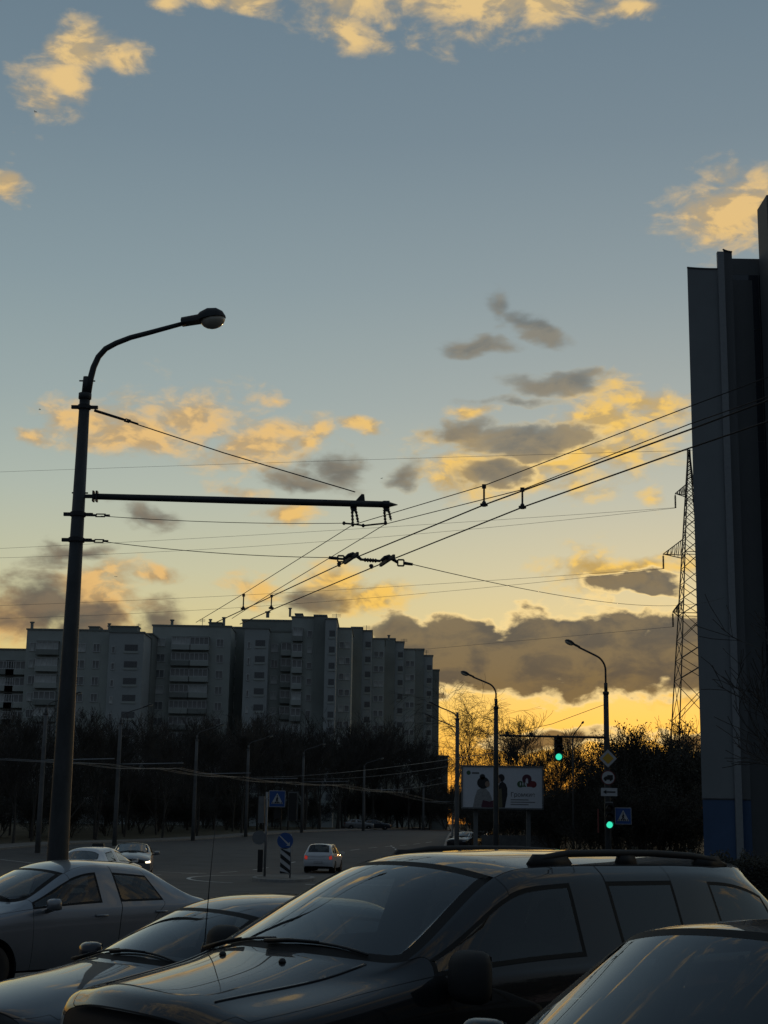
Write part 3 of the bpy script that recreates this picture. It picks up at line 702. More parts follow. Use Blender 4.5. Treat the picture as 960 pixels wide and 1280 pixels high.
build_car(spec_sedan(), 'silver_saloon', 'silver four-door saloon at the left edge, parked before the tall pole', AV['loc'], heading(AV['a']), silver, lvl=3)
SD = dict(loc=(-1.13, 11.4, 0), a=46.0)
build_car(spec_sedan(1.47, hood=-.02), 'slate_saloon', 'slate grey low saloon parked between silver saloon and large suv', SD['loc'], heading(SD['a']), slate, lvl=3)
FG = dict(loc=(1.66, 6.6, 0), a=45.0)
build_car(spec_mpv(1.61, .86, -1.75), 'black_hatchback', 'black hatchback in the bottom right corner, its windscreen mirroring the clouds', FG['loc'], heading(FG['a']), black_p, lvl=3)
# ------------------------------------------------------------------ poles, lamps, wires
def arc_pts(p0, up, out, rise, reach, rad, n=10, tilt=.18):
    """vertical stub, rounded bend, then a rising straight arm"""
    p0, up, out = Vector(p0), Vector(up), Vector(out).normalized(); pts = [p0]
    a1 = math.pi / 2 - tilt
    base = p0 + up * (rise - rad * math.sin(a1) - (reach - rad * (1 - math.cos(a1))) * math.tan(tilt))
    for k in range(n + 1):
        a = a1 * k / n; pts.append(base + out * rad * (1 - math.cos(a)) + up * rad * math.sin(a))
    e = pts[-1]; d = out * math.cos(tilt) + up * math.sin(tilt); ln = (reach - rad * (1 - math.cos(a1))) / math.cos(tilt)
    pts += [e + d * ln * t for t in (.33, .66, 1.0)]
    return pts, d
def lamp_head(parent, p, d, L=.75, w=.30, m=None, big=True):
    """cobra-head lantern: gear box, domed cover, glass bowl beneath"""
    p, d = Vector(p), Vector(d).normalized(); side = d.cross(Vector((0, 0, 1))).normalized(); up = side.cross(d)
    rot = Matrix((d, side, up)).transposed()
    b = MB(); P = []; n = 12
    secs = [(-.02, .50, .36), (.0, .58, .50), (.38, .60, .54), (.44, .80, .62), (.62, 1.0, .80), (.82, .95, .72), (.95, .62, .45), (1.0, .20, .12)]
    for (t, wf, hf) in secs:
        for k in range(n + 1):
            a = math.pi * k / n; P.append(p + d * (t * L) + side * (math.cos(a) * wf * w / 2) + up * (math.sin(a) ** .7 * hf * w * .62 if 0 < k < n else 0) + up * (-.01 if t < .42 else .0))
    F = [(i * (n + 1) + k, i * (n + 1) + k + 1, (i + 1) * (n + 1) + k + 1, (i + 1) * (n + 1) + k) for i in range(len(secs) - 1) for k in range(n)]
    F += [tuple(i * (n + 1) + k for k in (0, n)) + tuple((i + 1) * (n + 1) + k for k in (n, 0)) for i in range(len(secs) - 1)]
    b.add(P, F); ho = b.build('lamp_head', m or steel_d, parent, True); autosmooth(ho, 50)
    b = MB(); c = p + d * (.70 * L) - up * .004; b.ell((0, 0, 0), (.29 * L, .45 * w, .40 * w), 16, 10, rot)
    b.v = [tuple(Vector(v) + c) for v in b.v]
    keep = []; V2 = []
    for v in b.v:
        q = Vector(v) - c; h = q.dot(up)
        V2.append(tuple(Vector(v) - up * max(h, 0)))
    b.v = V2; b.build('lens', lens_m, ho, True)
    return ho
def street_lamp(label, base, h, r0, r1, out, rise, reach, rad, group=None, m=None, tilt=.2, head=(.75, .30), arm_r=.035, name='street_lamp', second=None, collar=True):
    t = thing(name, label, 'street lamp', base, 0, group)
    b = MB(); b.tube([(0, 0, -.3), (0, 0, h * .35), (0, 0, h * .7), (0, 0, h)], [r0, lerp(r0, r1, .35), lerp(r0, r1, .7), r1], 14); b.build('pole', m or steel, t, True)
    if collar:
        b = MB(); b.tube([(0, 0, h), (0, 0, h + .12)], r1 * 1.25, 12); b.tube([(0, 0, h + .12), (0, 0, h + .50)], r1 * .72, 12); b.build('collar', m or steel, t, True)
    o = Vector(out).normalized()
    pts, d = arc_pts((0, 0, h), (0, 0, 1), o, rise, reach, rad, tilt=tilt)
    b = MB(); b.tube(pts, arm_r, 8); ar = b.build('arm', m or steel, t, True)
    lamp_head(ar, pts[-1] - d * .05, d * math.cos(.1) - Vector((0, 0, 1)) * .0, head[0], head[1])
    if second:
        pts, d = arc_pts((0, 0, h - second[0]), (0, 0, 1), o, second[1], second[2], .2, tilt=tilt)
        b = MB(); b.tube(pts, arm_r * .8, 8); ar = b.build('arm', m or steel, t, True); lamp_head(ar, pts[-1], d, head[0] * .9, head[1] * .9)
    return t
def on_ground(px, y): return Vector((at(px, 1040, y).x, y, gz(y)))
# --- tall pole at the left: lamp on top, bracket arm, stay, bands
PY = 21.5
ptop = at(106, 500, PY); pbase = Vector((ptop.x, PY, gz(PY))); PH = ptop.z - pbase.z
def loc_(px, py, dy=0.0): return at(px, py, PY + dy) - pbase
t = thing('lamp_pole', 'tall dark steel pole carrying street lamp and bracket arm behind silver saloon', 'lamp pole', pbase)
b = MB(); b.tube([(0, 0, -.4), (0, 0, 1.2), (0, 0, PH * .5), (0, 0, PH)], [.165, .155, .118, .078], 20); b.build('pole', steel, t, True)
b = MB(); b.tube([(0, 0, PH), (0, 0, PH + .02), (0, 0, PH + .10), (0, 0, PH + .11)], [.078, .098, .098, .06], 16); b.tube([(.0, 0, PH + .10), (.012, 0, PH + .36)], .055, 14); b.bar((-.1, 0, PH + .30), (.14, 0, PH + .30), .018); b.build('collar', steel, t, True)
ap = [loc_(*q) for q in ((110, 492), (113, 474), (117, 459), (123, 446), (132, 436), (145, 429), (163, 422), (186, 416), (208, 410), (232, 403.5))]
b = MB(); b.tube(ap, [.050, .049, .047, .045, .044, .042, .040, .038, .036, .034], 10); arm = b.build('arm', steel, t, True)
d = (loc_(281, 397) - loc_(229, 405)); lamp_head(arm, loc_(228, 405), d, d.length * 1.04, .36)
# bracket arm
ba, bb = loc_(116, 620.5), loc_(497, 631)
b = MB(); b.tube([ba, lerp(ba, bb, .5), lerp(ba, bb, .955)], [.046, .052, .048], 14); b.tube([lerp(ba, bb, .95), lerp(ba, bb, .965), bb], [.052, .050, .006], 12); br = b.build('bracket_arm', steel, t, True)
b = MB()
for off in (0, .05): b.box((ba.x + off * 1.0 + .01, ba.y, ba.z), (.025, .10, .16))
b.bar((0, 0, ba.z), (ba.x + .02, 0, ba.z), .05); b.tube([(-.11, 0, ba.z + .05), (.13, 0, ba.z + .05)], .012, 6); b.build('arm_hinge', steel_d, t)
def band(z, r, px):
    b = MB(); b.lathe([(r + .004, z - .035), (r + .014, z - .03), (r + .014, z + .03), (r + .004, z + .035)], 'z', n=20)
    b.box((-r - .06, 0, z), (.10, .05, .05)); b.box((r + .06, 0, z), (.12, .05, .045)); b.build('band', steel_d, t)
def pr(z): return .155 + (.078 - .155) * (z - 1.2) / (PH - 1.2) + .004
zb1, zb2, zb3 = loc_(104, 509).z, loc_(98, 643).z, loc_(95, 675).z
for z in (zb1, zb2, zb3): band(z, pr(z), 0)
def turnbuckle(a, d, parent, ln=.34):
    a, d = Vector(a), Vector(d).normalized(); s = d.orthogonal().normalized(); b = MB()
    b.bar(a, a + d * ln * .35, .03); b.bar(a + d * ln * .72, a + d * ln, .028)
    for k in (1, -1): b.bar(a + d * ln * .33 + s * .035 * k, a + d * ln * .75 + s * .035 * k, .016)
    for q in (.33, .75): b.bar(a + d * ln * q - s * .04, a + d * ln * q + s * .04, .016)
    b.build('turnbuckle', steel_d, parent)
# stay from the pole top to the bracket arm
s0, s1 = loc_(118, 513), loc_(444, 615)
b = MB(); b.tube([s0, lerp(s0, s1, .5) - Vector((0, 0, .03)), s1], .0085, 6); b.build('stay_wire', wire_m, t)
b = MB(); ds = (s1 - s0).normalized(); b.tube([s0, s0 + ds * .46], [.022, .020], 8); b.tube([s0 + ds * .52, s0 + ds * .70], .016, 8); b.build('stay_rod', steel_d, t); turnbuckle(s0 + ds * .44, ds, t, .16)
p1 = loc_(455, 618); q0, q1, q2 = loc_(440, 630), loc_(456, 633), loc_(457, 617)
b = MB(); b.prism([(0, 0), (.20, -.01), (.18, .15), (.14, .155), (.06, .06)], q0 + Vector((0, .01, 0)), (1, 0, 0), (0, 0, 1), .02); b.build('stay_plate', steel_d, br)
# hangers with insulators: two pairs, and the strut between them
def strain(a, c, parent, r=.024):
    a, c = Vector(a), Vector(c); b = MB(); pts = []; rs = []
    for k in range(9): pts.append(lerp(a, c, .12 + .76 * k / 8)); rs.append(r if k % 2 == 0 else r * .55)
    b.tube([a, lerp(a, c, .12)], .008, 6); b.tube(pts, rs, 10); b.tube([lerp(a, c, .88), c], .008, 6); b.build('insulator', ceram, parent)
for (x0, y0, x1, y1) in ((440, 634, 441, 656), (444, 634, 448, 655), (480, 635, 482, 655), (485, 635, 489, 651)): strain(loc_(x0, y0), loc_(x1, y1), br)
for xx in (442, 483):
    p = loc_(xx, 631); b = MB(); b.lathe([(.05, -.05), (.062, -.045), (.062, .045), (.05, .05)], 'x', tuple(p), 14); b.box((p.x, p.y, p.z - .07), (.07, .05, .06)); b.build('clamp', steel_d, br)
b = MB(); b.tube([loc_(428, 654), loc_(441, 655), loc_(455, 657), loc_(468, 655.5), loc_(484, 654)], .013, 6)
for xx, yy in ((430, 654), (441, 656), (454, 657), (482, 654)): b.ell(loc_(xx, yy), (.025, .025, .03), 8, 6)
b.build('strut', steel_d, br)
# --- trolley wires: two carrier wires, two contact wires, pendants
def wire(name, label, cat, pts, r, m, group=None, n=5):
    pts = [Vector(p) for p in pts]; o = pts[0].copy(); b = MB(); b.tube([p - o for p in pts], r, n)
    return tag(b.build(name, m, None, True, o), label, cat, group)
def sag_line(a, c, s, n=14):
    a, c = Vector(a), Vector(c); return [lerp(a, c, k / n) - Vector((0, 0, s * 4 * (k / n) * (1 - k / n))) for k in range(n + 1)]
def depth_for(px, py, z):
    d = ray(px, py); k = (z - CAMH) / d.z; return CAM + d * k
A0, B0 = at(441, 656, PY), at(482, 655, PY); C0, D0 = at(437, 700, PY), at(483, 702, PY)
def path(p0, left, right, zl, zr):
    L_ = [depth_for(px, py, z) for (px, py), z in zip(left, zl)]; R_ = [depth_for(px, py, z) for (px, py), z in zip(right, zr)]
    out = []
    e0, e1 = R_[-2], R_[-1]; R_.append(e1 + (e1 - e0).normalized() * 26.0)   # on over the car park
    chain = list(reversed(L_)) + [p0] + R_
    for a, c in zip(chain, chain[1:]):
        out += [lerp(a, c, k / 4) for k in range(4)]
    return out + [chain[-1]]
zA, zC = A0.z, C0.z
wa = path(A0, [(303, 743), (245, 778)], [(605, 607), (862, 508), (985, 462)], [zC + .12, zC + .05], [zC + .16, zC + .30, zC + .36])
wb = path(B0, [(340, 741), (290, 773)], [(653, 612), (862, 530), (985, 487)], [zC + .12, zC + .05], [zC + .15, zC + .06, zC + .04])
wc = path(C0, [(300, 764), (270, 778)], [(605, 631), (862, 537), (985, 491)], [zC, zC], [zC, zC, zC])
wd = path(D0, [(339, 762.5), (300, 780)], [(653, 634), (862, 560), (985, 518)], [zC, zC], [zC, zC, zC])
GW = 'trolley wires above the parked cars'
wire('carrier_wire', 'thin carrier wire hung from the inner pair of insulators on bracket arm', 'wire', wa, .006, wire_m, GW)
wire('carrier_wire', 'thin carrier wire hung from the outer insulators near the bracket arm tip', 'wire', wb, .006, wire_m, GW)
wire('contact_wire', 'thick upper trolley contact wire through left clamp of the cross span', 'wire', wc, .0095, wire_m, GW)
wire('contact_wire', 'thick lower trolley contact wire through right clamp of the cross span', 'wire', wd, .0095, wire_m, GW)
for (x, y0, y1, z, lab) in ((304, 744, 761, zC, 'small pendant clip on left trolley wire, above the apartment roof, left of two'), (339, 745, 760, zC, 'small pendant clip on right trolley wire, above the apartment roof, right of two'), (605, 608, 631, zC, 'small pendant clip left of two on wires below the lit cloud'), (653, 612, 634, zC, 'small pendant clip right of two on wires below the lit cloud')):
    p = depth_for(x, y1, z); q = at(x, y0, p.y); b = MB(); h = q.z - p.z
    b.tube([(0, 0, -.02), (0, 0, .03), (0, 0, .05), (0, 0, h)], [.030, .026, .012, .012], 8); b.box((0, 0, h), (.05, .03, .05)); b.box((0, 0, .0), (.09, .03, .03)); tag(b.build('wire_pendant', steel_d, None, False, p), lab, 'wire clip', 'pendants between trolley wires')
# cross span with its clamps
sL = loc_(129, 677) + pbase; cA, cB = at(411, 697, PY), at(516, 705.5, PY)
wire('span_wire', 'span wire from lowest pole band to left end of wire clamp', 'wire', sag_line(sL, cA, .05), .0055, wire_m)
eR = at(905, 747, 70.0)
wire('span_wire', 'span wire from right end of wire clamp to the tall building', 'wire', sag_line(cB, eR, .5, 30), .0065, wire_m)
wire('span_wire', 'thin span wire from middle pole band to bracket arm strut', 'wire', sag_line(loc_(126, 645) + pbase, at(430, 654, PY), .04), .005, wire_m)
for (px, py, dx) in ((112, 644, 18), (110, 676, 24)):
    turnbuckle(loc_(px, py), Vector((1, 0, .0)), t, .30)
ct = thing('wire_clamp', 'dark cross span fitting with ribbed insulator holding two contact wires', 'wire fitting', C0)
lc = lambda px, py: at(px, py, PY) - C0
b = MB(); b.tube([lc(411, 697), lc(421, 698)], .024, 8); b.bar(lc(418, 698), lc(432, 699), .03)
def frame_sq(px, py):
    c = lc(px, py); w = .045
    for k in (1, -1): b.bar(c + Vector((-w, 0, w * k)), c + Vector((w, 0, w * k)), .022); b.bar(c + Vector((w * k, 0, -w)), c + Vector((w * k, 0, w)), .022)
frame_sq(426, 698.5)
b.build('end_link', steel_d, ct); b = MB(); frame_sq(501, 703.5); b.tube([lc(504, 703.8), lc(516, 705.5)], [.026, .02], 8); b.build('end_link', steel_d, ct)
for (q) in (((431, 698), (436, 694), (441, 692.5), (446, 695), (451, 699)), ((476, 701), (481, 697), (486, 695.5), (491, 699), (497, 703))):
    b = MB(); b.tube([lc(*p) for p in q], [.022, .028, .032, .028, .022], 8); c = lc(q[1][0] + 3, q[1][1] + 5); b.bar(c + Vector((-.10, .2, -.02)), c + Vector((.10, -.2, .05)), .035, .05); b.build('wire_grip', steel_d, ct)
b = MB(); pts = [lc(450 + 26 * k / 16, 699.3 + 2 * k / 16) for k in range(17)]; b.tube(pts, [.036 if 4 <= k <= 12 and k % 2 == 0 else .02 for k in range(17)], 10); b.build('insulator', ceram, ct)
for (px, py, lab) in ((424, 706, 'small bolt lug on upper contact wire left of the cross span'), (464, 708.5, 'small bolt lug on lower contact wire below the cross span')):
    p = depth_for(px, py, zC); b = MB(); b.ell((0, 0, .015), (.035, .03, .03), 8, 6); b.box((0, 0, -.01), (.04, .08, .03)); tag(b.build('wire_lug', steel_d, None, False, p), lab, 'wire fitting')
# --- three lamps over the junction
L1 = on_ground(760, 65); h = at(757, 868, 65).z - L1.z
JL = 'street lamps round the junction'
tl = street_lamp('tall grey street lamp carrying traffic signs and overhead signal arm', L1, h, .15, .11, (-1, -.15, 0), at(757, 810, 65).z - L1.z - h, 1.22, .7, JL, None, .42, (.72, .26), .042)
L2 = on_ground(620, 75); h2 = at(619, 886, 75).z - L2.z
street_lamp('grey street lamp standing in front of the billboard', L2, h2, .155, .11, (-1, -.15, 0), at(619, 847, 75).z - L2.z - h2, 1.20, .6, JL, None, .36, (.72, .26), .042)
L3 = on_ground(571, 97); h3 = at(571, 900, 97).z - L3.z
street_lamp('street lamp with two heads just left of the billboard', L3, h3, .16, .12, (-1, -.15, 0), at(571, 884, 97).z - L3.z - h3, 1.25, .6, JL, concrete_p, .36, (.8, .26), .04, second=(.3, .35, 1.5))
L4 = on_ground(717, 96); h4 = at(717, 925, 96).z - L4.z
street_lamp('thin curved lamp post between hanging signal and tall lamp', L4, h4, .065, .045, (1, 0, 0), at(717, 906, 96).z - L4.z - h4, .55, .6, JL, None, .9, (.35, .16), .035, collar=False)
# --- signal arm and hanging signal
def green_mat():
    m = mat('green_signal', (.02, .25, .18), .4, var=.02, emit=(.05, .95, .58), estr=.85); return m
green = green_mat(); sig_off = mat('dark_signal_lens', (.03, .02, .015), .3, var=.2)
o = L1; z = at(757, 922, 65).z - o.z; xe = at(624, 919.5, 65).x - o.x; z2 = at(624, 919.5, 65).z - o.z
b = MB(); b.tube([(0, -.05, z), (xe, -.05, z2)], [.055, .04], 10); ma = b.build('signal_arm', steel_d, tl, True)
b = MB(); b.tube([(0, 0, at(757, 880, 65).z - o.z), (at(690, 905, 65).x - o.x, -.02, at(690, 905, 65).z - o.z), (at(636, 917, 65).x - o.x, -.03, at(636, 917, 65).z - o.z)], .012, 5); b.build('arm_stay', wire_m, tl)
b = MB()
for px, py in ((634, 918), (664, 919)): p = at(px, py, 65) - o; b.box((p.x, -.05, p.z + .03), (.16, .12, .16))
b.build('arm_fitting', steel_d, tl)
def signal(label, c, y, lit=2, parent_arm=None, s=1.0, facing=-1, backboard=False):
    """three-lens head; c = centre of the green lens"""
    t = thing('traffic_light', label, 'traffic light', c)
    b = MB(); b.box((0, .12, .36 * s), (.36 * s, .20, 1.08 * s)); ho = b.build('housing', sign_k, t)
    if backboard: b = MB(); b.box((0, .23, .36 * s), (.46 * s, .015, 1.18 * s)); b.build('backboard', steel_d, t)
    for k in range(3):
        zz = .34 * s * k
        b = MB(); b.lathe([(.135 * s, .028), (.135 * s, .0), (.10 * s, -.022), (.03 * s, -.030)], 'y', (0, 0, zz), 20); b.build('lens', (green if k == 0 else sig_off) if facing < 0 else sig_off, t, True)
        P = []; n = 12
        for q in range(n + 1):
            a = math.pi * (-.08 + 1.16 * q / n)
            for yy in (.03, -.20 if .1 < q / n < .9 else -.10): P.append((.150 * s * math.cos(a), yy, zz + .150 * s * math.sin(a)))
        b = MB(); b.add(P, [(2 * q, 2 * q + 1, 2 * q + 3, 2 * q + 2) for q in range(n)]); b.build('visor', sign_k, t)
    return t
sg = signal('overhead traffic light showing green, hanging from the long signal arm', at(698.5, 946, 64.6), 65)
b = MB(); b.bar((0, .24, .95), (0, .35, .75), .06); b.build('hanger', steel_d, sg)
wire('signal_cable', 'thin cable sagging from hanging signal to tall lamp pole', 'wire', sag_line(at(704, 926, 64.9), at(754, 950, 64.9), -.05), .014, wire_m)
wire('signal_cable', 'lower thin cable from hanging signal down to the tall lamp pole', 'wire', sag_line(at(704, 947, 64.9), at(754, 962, 64.9), .06), .014, wire_m)
signal('lower traffic light showing green beside the pedestrian crossing sign', at(762, 1031, 64.4), 64.4)
# --- signs on that pole
SF = Vector((1, 0, 0)), Vector((0, 0, 1))
def plate(mb_poly, o, dep, name, m, parent):
    b = MB(); b.prism(mb_poly, o, (1, 0, 0), (0, 0, 1), -.001 if False else .012); return b.build(name, m, parent)
def disc_poly(r, n=32, c=(0, 0)): return [(c[0] + r * math.cos(2 * math.pi * k / n), c[1] + r * math.sin(2 * math.pi * k / n)) for k in range(n)]
def rect_poly(w, h, c=(0, 0)): return [(c[0] - w / 2, c[1] - h / 2), (c[0] + w / 2, c[1] - h / 2), (c[0] + w / 2, c[1] + h / 2), (c[0] - w / 2, c[1] + h / 2)]
def layer(parent, name, poly, y, m):
    """flat layer facing the camera side (-y)"""
    b = MB(); n = len(poly); b.add([(p[0], y, p[1]) for p in poly] + [(p[0], y + .006, p[1]) for p in poly], [tuple(range(n)), tuple(range(2 * n - 1, n - 1, -1))] + [((i + 1) % n, i, n + i, n + (i + 1) % n) for i in range(n)])
    return b.build(name, m, parent)
def sign(label, c, cat='road sign'): return thing('road_sign', label, cat, c)
s = sign('diamond priority road sign with yellow centre on the tall lamp pole', at(760, 948, 64.6)); k = .39
dia = lambda r: [(0, -r), (r, 0), (0, r), (-r, 0)]
pl = layer(s, 'plate', dia(k), .01, back_m); layer(s, 'white_field', dia(k * .98), .002, sign_w); layer(s, 'yellow_field', dia(k * .62), -.006, sign_y)
s = sign('round white sign with black lorry and dark ring under the diamond sign', at(760.3, 972, 64.6)); k = .31
layer(s, 'plate', disc_poly(k), .01, sign_r); layer(s, 'white_field', disc_poly(k * .86), .002, sign_w)
layer(s, 'lorry_symbol', [(-.20, -.09), (.20, -.09), (.20, .11), (-.04, .11), (-.04, .06), (-.10, .06), (-.18, .0), (-.20, -.02)], -.006, sign_k)
for xx in (-.12, .10): layer(s, 'lorry_wheel', disc_poly(.045, 14, (xx, -.10)), -.014, sign_k)
s = sign('white oblong plate with black left arrow below the lorry sign', at(761.5, 990, 64.6))
layer(s, 'plate', rect_poly(.70, .34), .01, sign_w); layer(s, 'arrow', [(-.27, 0), (-.12, .09), (-.12, .028), (.27, .028), (.27, -.028), (-.12, -.028), (-.12, -.09)], .002, sign_k)
s = sign('grey lattice counter box between arrow plate and lower traffic light', at(761.5, 1008, 64.6), 'sign box')
layer(s, 'plate', rect_poly(.34, .40), .01, back_m); layer(s, 'display', rect_poly(.26, .30), .002, sig_off)
def ped_sign(label, c, w=.70):
    s = sign(label, c); layer(s, 'plate', rect_poly(w, w), .01, sign_w); layer(s, 'blue_field', rect_poly(w * .94, w * .94), .002, sign_b)
    layer(s, 'white_triangle', [(-w * .36, -w * .30), (w * .36, -w * .30), (0, w * .36)], -.006, sign_w)
    fig = [(-.02, .14), (.02, .14), (.035, .09), (.05, .04), (.02, .04), (.07, -.13), (.03, -.13), (0, -.02), (-.05, -.13), (-.09, -.13), (-.03, .03), (-.05, .0), (-.065, .02), (-.03, .09)]
    layer(s, 'walking_figure', [(a * w * 1.4, (b_ - .05) * w * 1.4) for a, b_ in fig], -.014, sign_k); layer(s, 'figure_head', disc_poly(.028 * w * 1.4, 12, (0, .13 * w * 1.4)), -.014, sign_k)
    for k in range(5): layer(s, 'crossing_stripe', rect_poly(w * .05, w * .10, (-w * .26 + k * w * .13, -w * .24)), -.022, sign_k)
    return s
s = ped_sign('blue pedestrian crossing sign beside the lower green signal', at(779, 1020, 64.6))
b = MB(); b.bar((-.62, .03, .1), (.30, .03, .1), .03); b.build('bracket', steel_d, s)
b = MB(); b.box((0, .05, 0), (.06, .04, 1.0)); tag(b.build('marker_strip', mat('faded_red', (.22, .06, .05), .7), None, False, at(748, 1026, 65)), 'narrow faded red strip left of the lower green signal', 'marker post')
# --- island furniture
I1 = Vector((at(331, 1085, 65.8).x, 65.8, gz(65.8) + .15))
t = thing('signal_post', 'grey post on the traffic island seen from behind with grey signs', 'signal post', I1)
hI = at(331, 990, 65.8).z - I1.z; b = MB(); b.tube([(0, 0, -.1), (0, 0, hI)], .055, 12); b.build('post', galv, t, True)
b = MB(); q = at(327, 1012, 65.8) - I1; b.box((q.x, -.08, q.z), (.26, .16, 1.15)); b.build('signal_back', back_m, t)
b = MB(); q = at(366, 1008, 65.8) - I1; b.box((q.x, .0, q.z), (.34, .20, 1.15)); b.bar((0, 0, q.z + .35), (q.x, 0, q.z + .35), .04); b.build('signal_housing', sign_k, t)
b = MB(); b.box((at(366, 1008, 65.8).x - I1.x, .12, q.z), (.44, .012, 1.25)); b.build('backboard', back_m, t)
b = MB(); q = at(347, 1017, 65.8) - I1; b.box((q.x, .02, q.z), (.34, .05, .42)); b.build('plate_back', sign_k, t)
b = MB(); q = at(324, 1047, 65.8) - I1; b.lathe([(.30, 0), (.30, .012)], 'y', (q.x, -.07, q.z), 28); b.build('round_plate_back', back_m, t)
b = MB(); q = at(326, 1076, 65.8) - I1; b.box((q.x - .02, -.06, q.z), (.22, .10, .95)); b.build('control_box', sign_k, t)
ps = ped_sign('blue pedestrian crossing sign on the traffic island', at(346.5, 998.5, 65.3))
b = MB(); b.bar((-.56, .04, 0), (.3, .04, 0), .035); b.build('bracket', galv, ps)
I2 = Vector((at(356, 1090, 64.4).x, 64.4, gz(64.4) + .15))
t = thing('keep_right_sign', 'round blue sign with white diagonal arrow above a striped board', 'road sign', I2)
b = MB(); b.tube([(.22, .05, -.1), (.22, .05, at(356, 1042, 64.4).z - I2.z)], .035, 10); b.build('post', galv, t, True)
q = at(356.5, 1051, 64.4) - I2
ds_ = layer(t, 'blue_disc', [(a + q.x, c + q.z) for a, c in disc_poly(.34)], .0, sign_b)
arr = [(-.22, .21), (-.26, .17), (.09, -.17), (.02, -.19), (.20, -.24), (.20, -.05), (.16, -.10), (.13, -.13)]
layer(t, 'arrow', [(q.x + a, q.z + c) for a, c in [(-.235, .235), (-.265, .205), (.10, -.155), (.04, -.20), (.21, -.21), (.20, -.04), (.145, -.105)]], -.008, sign_w)
qb = at(356.5, 1076, 64.4) - I2; w_, h_ = .42, 1.06
layer(t, 'striped_board', [(qb.x + a, qb.z + c) for a, c in rect_poly(w_, h_)], .0, sign_w)
for k in range(-2, 3):
    zc = k * .36 + .10; poly = [(-w_ / 2, zc + .20), (-w_ / 2, zc + .02), (w_ / 2, zc - .30), (w_ / 2, zc - .12)]
    poly = [(a, max(-h_ / 2 + .01, min(h_ / 2 - .01, c))) for a, c in poly]
    if abs(poly[0][1] - poly[1][1]) + abs(poly[2][1] - poly[3][1]) > .05: layer(t, 'dark_stripe', [(qb.x + a, qb.z + c) for a, c in poly], -.008, sign_k)
# --- far row of poles on the other side of the road, with brackets and trolley wires
far = [(47, 893, 1062, 104), (143, 905, 1055, 116), (241, 926, 1050, 138), (307, 938, 1046, 154), (377, 946, 1041, 172), (454, 962, 1038, 196), (529, 985, 1034, 222)]
words = ['first', 'second', 'third', 'fourth', 'fifth', 'sixth', 'seventh']
tops = []
for k, (px, ty, by, y) in enumerate(far):
    q = at(px, by, y); base = Vector((xl(y) - .9, y, gz(y) + .12)); hh = at(px, ty, y).z - base.z
    base.x = q.x
    lp = street_lamp('pale concrete street lamp before the far trees, %s from the left' % words[k], base, hh, .19, .13, (1, -.25, 0), 1.3, 1.9, .6, 'street lamps along the far pavement', concrete_p, .28, (.8, .28), .04)
    zb = hh * .66; b = MB(); b.tube([(0, 0, zb), (5.2, -1.6, zb + .12)], [.05, .035], 8); b.build('bracket_arm', galv, lp, True)
    b = MB(); b.tube([(0, 0, zb + 1.2), (4.0, -1.2, zb + .12)], .012, 5); b.build('arm_stay', wire_m, lp)
    tops.append(base + Vector((0, 0, zb)))
for j, off in enumerate((2.9, 3.5, 4.6, 5.1)):
    pts = []
    for a, c in zip(tops, tops[1:]):
        a2, c2 = a + Vector((off, -off * .31, -.25)), c + Vector((off, -off * .31, -.25)); pts += sag_line(a2, c2, .18, 6)[:-1]
    pts.append(tops[-1] + Vector((off, -off * .31, -.25))); pts.insert(0, pts[0] + (pts[0] - pts[6]) * 1.2)
    wire('far_trolley_wire', 'far trolley wire before the dark trees, %s from the pavement' % words[j], 'wire', pts, .012, alu, 'trolley wires over the far road')
# span wires across the far road to the junction lamps
for (a, c, lab) in (((tops[4] + Vector((0, 0, .4))), L3 + Vector((0, 0, 6.4)), 'pale span wire from far pole to the two-headed lamp'), ((tops[5] + Vector((0, 0, .2))), L3 + Vector((0, 0, 5.4)), 'lower pale span wire ending at the two-headed lamp'), ((tops[3] + Vector((0, 0, .2))), L2 + Vector((0, 0, 6.2)), 'pale span wire reaching the lamp before the billboard')):
    wire('span_wire', lab, 'wire', sag_line(a, c, .35), .013, alu)
# ------------------------------------------------------------------ billboard
BY = 109.0
bc = at(628, 1038, BY); bz = gz(BY); t = thing('billboard', 'large white advertising billboard with two figures and cloud emblem', 'billboard', (bc.x, BY, bz))
x0, x1 = at(577, 985, BY).x - bc.x, at(679, 985, BY).x - bc.x; z0, z1 = at(628, 1011, BY).z - bz, at(628, 957.5, BY).z - bz; W_, H_ = x1 - x0, z1 - z0; xm, zm = (x0 + x1) / 2, (z0 + z1) / 2
print_w = mat('poster_white', (.66, .68, .72), .6, var=.05); post_g = mat('poster_green', (.06, .13, .06), .6); post_r = mat('poster_red', (.20, .03, .035), .6); post_k = mat('poster_dark', (.025, .025, .03), .6); post_c = mat('poster_cloth', (.30, .30, .30), .6, var=.3); post_p = mat('poster_plum', (.10, .03, .05), .6); post_y = mat('poster_olive', (.16, .14, .08), .6); skin_p = mat('poster_skin', (.30, .20, .15), .6)
b = MB(); b.box((xm, .16, zm), (W_, .28, H_)); b.build('panel', back_m, t)
layer(t, 'poster', [(xm + a, zm + c) for a, c in rect_poly(W_ - .16, H_ - .16)], -.004, print_w)
b = MB()
for k in (1, -1): b.box((xm, -.02, zm + k * (H_ / 2 - .03)), (W_ + .04, .10, .10)); b.box((xm + k * (W_ / 2 - .03), -.02, zm), (.10, .101, H_ - .16))
b.build('frame', back_m, t)
def U(u, v): return (x0 + u * W_, z1 - v * H_)        # poster coords from the top left
def lay(nm, pts, y, m): return layer(t, nm, [U(*p) for p in pts], y, m)
def dsc(cu, cv, r, n=20, sy=1.0): return [(cu + r * math.cos(2 * math.pi * k / n), cv - r * sy * W_ / H_ * math.sin(2 * math.pi * k / n)) for k in range(n)]
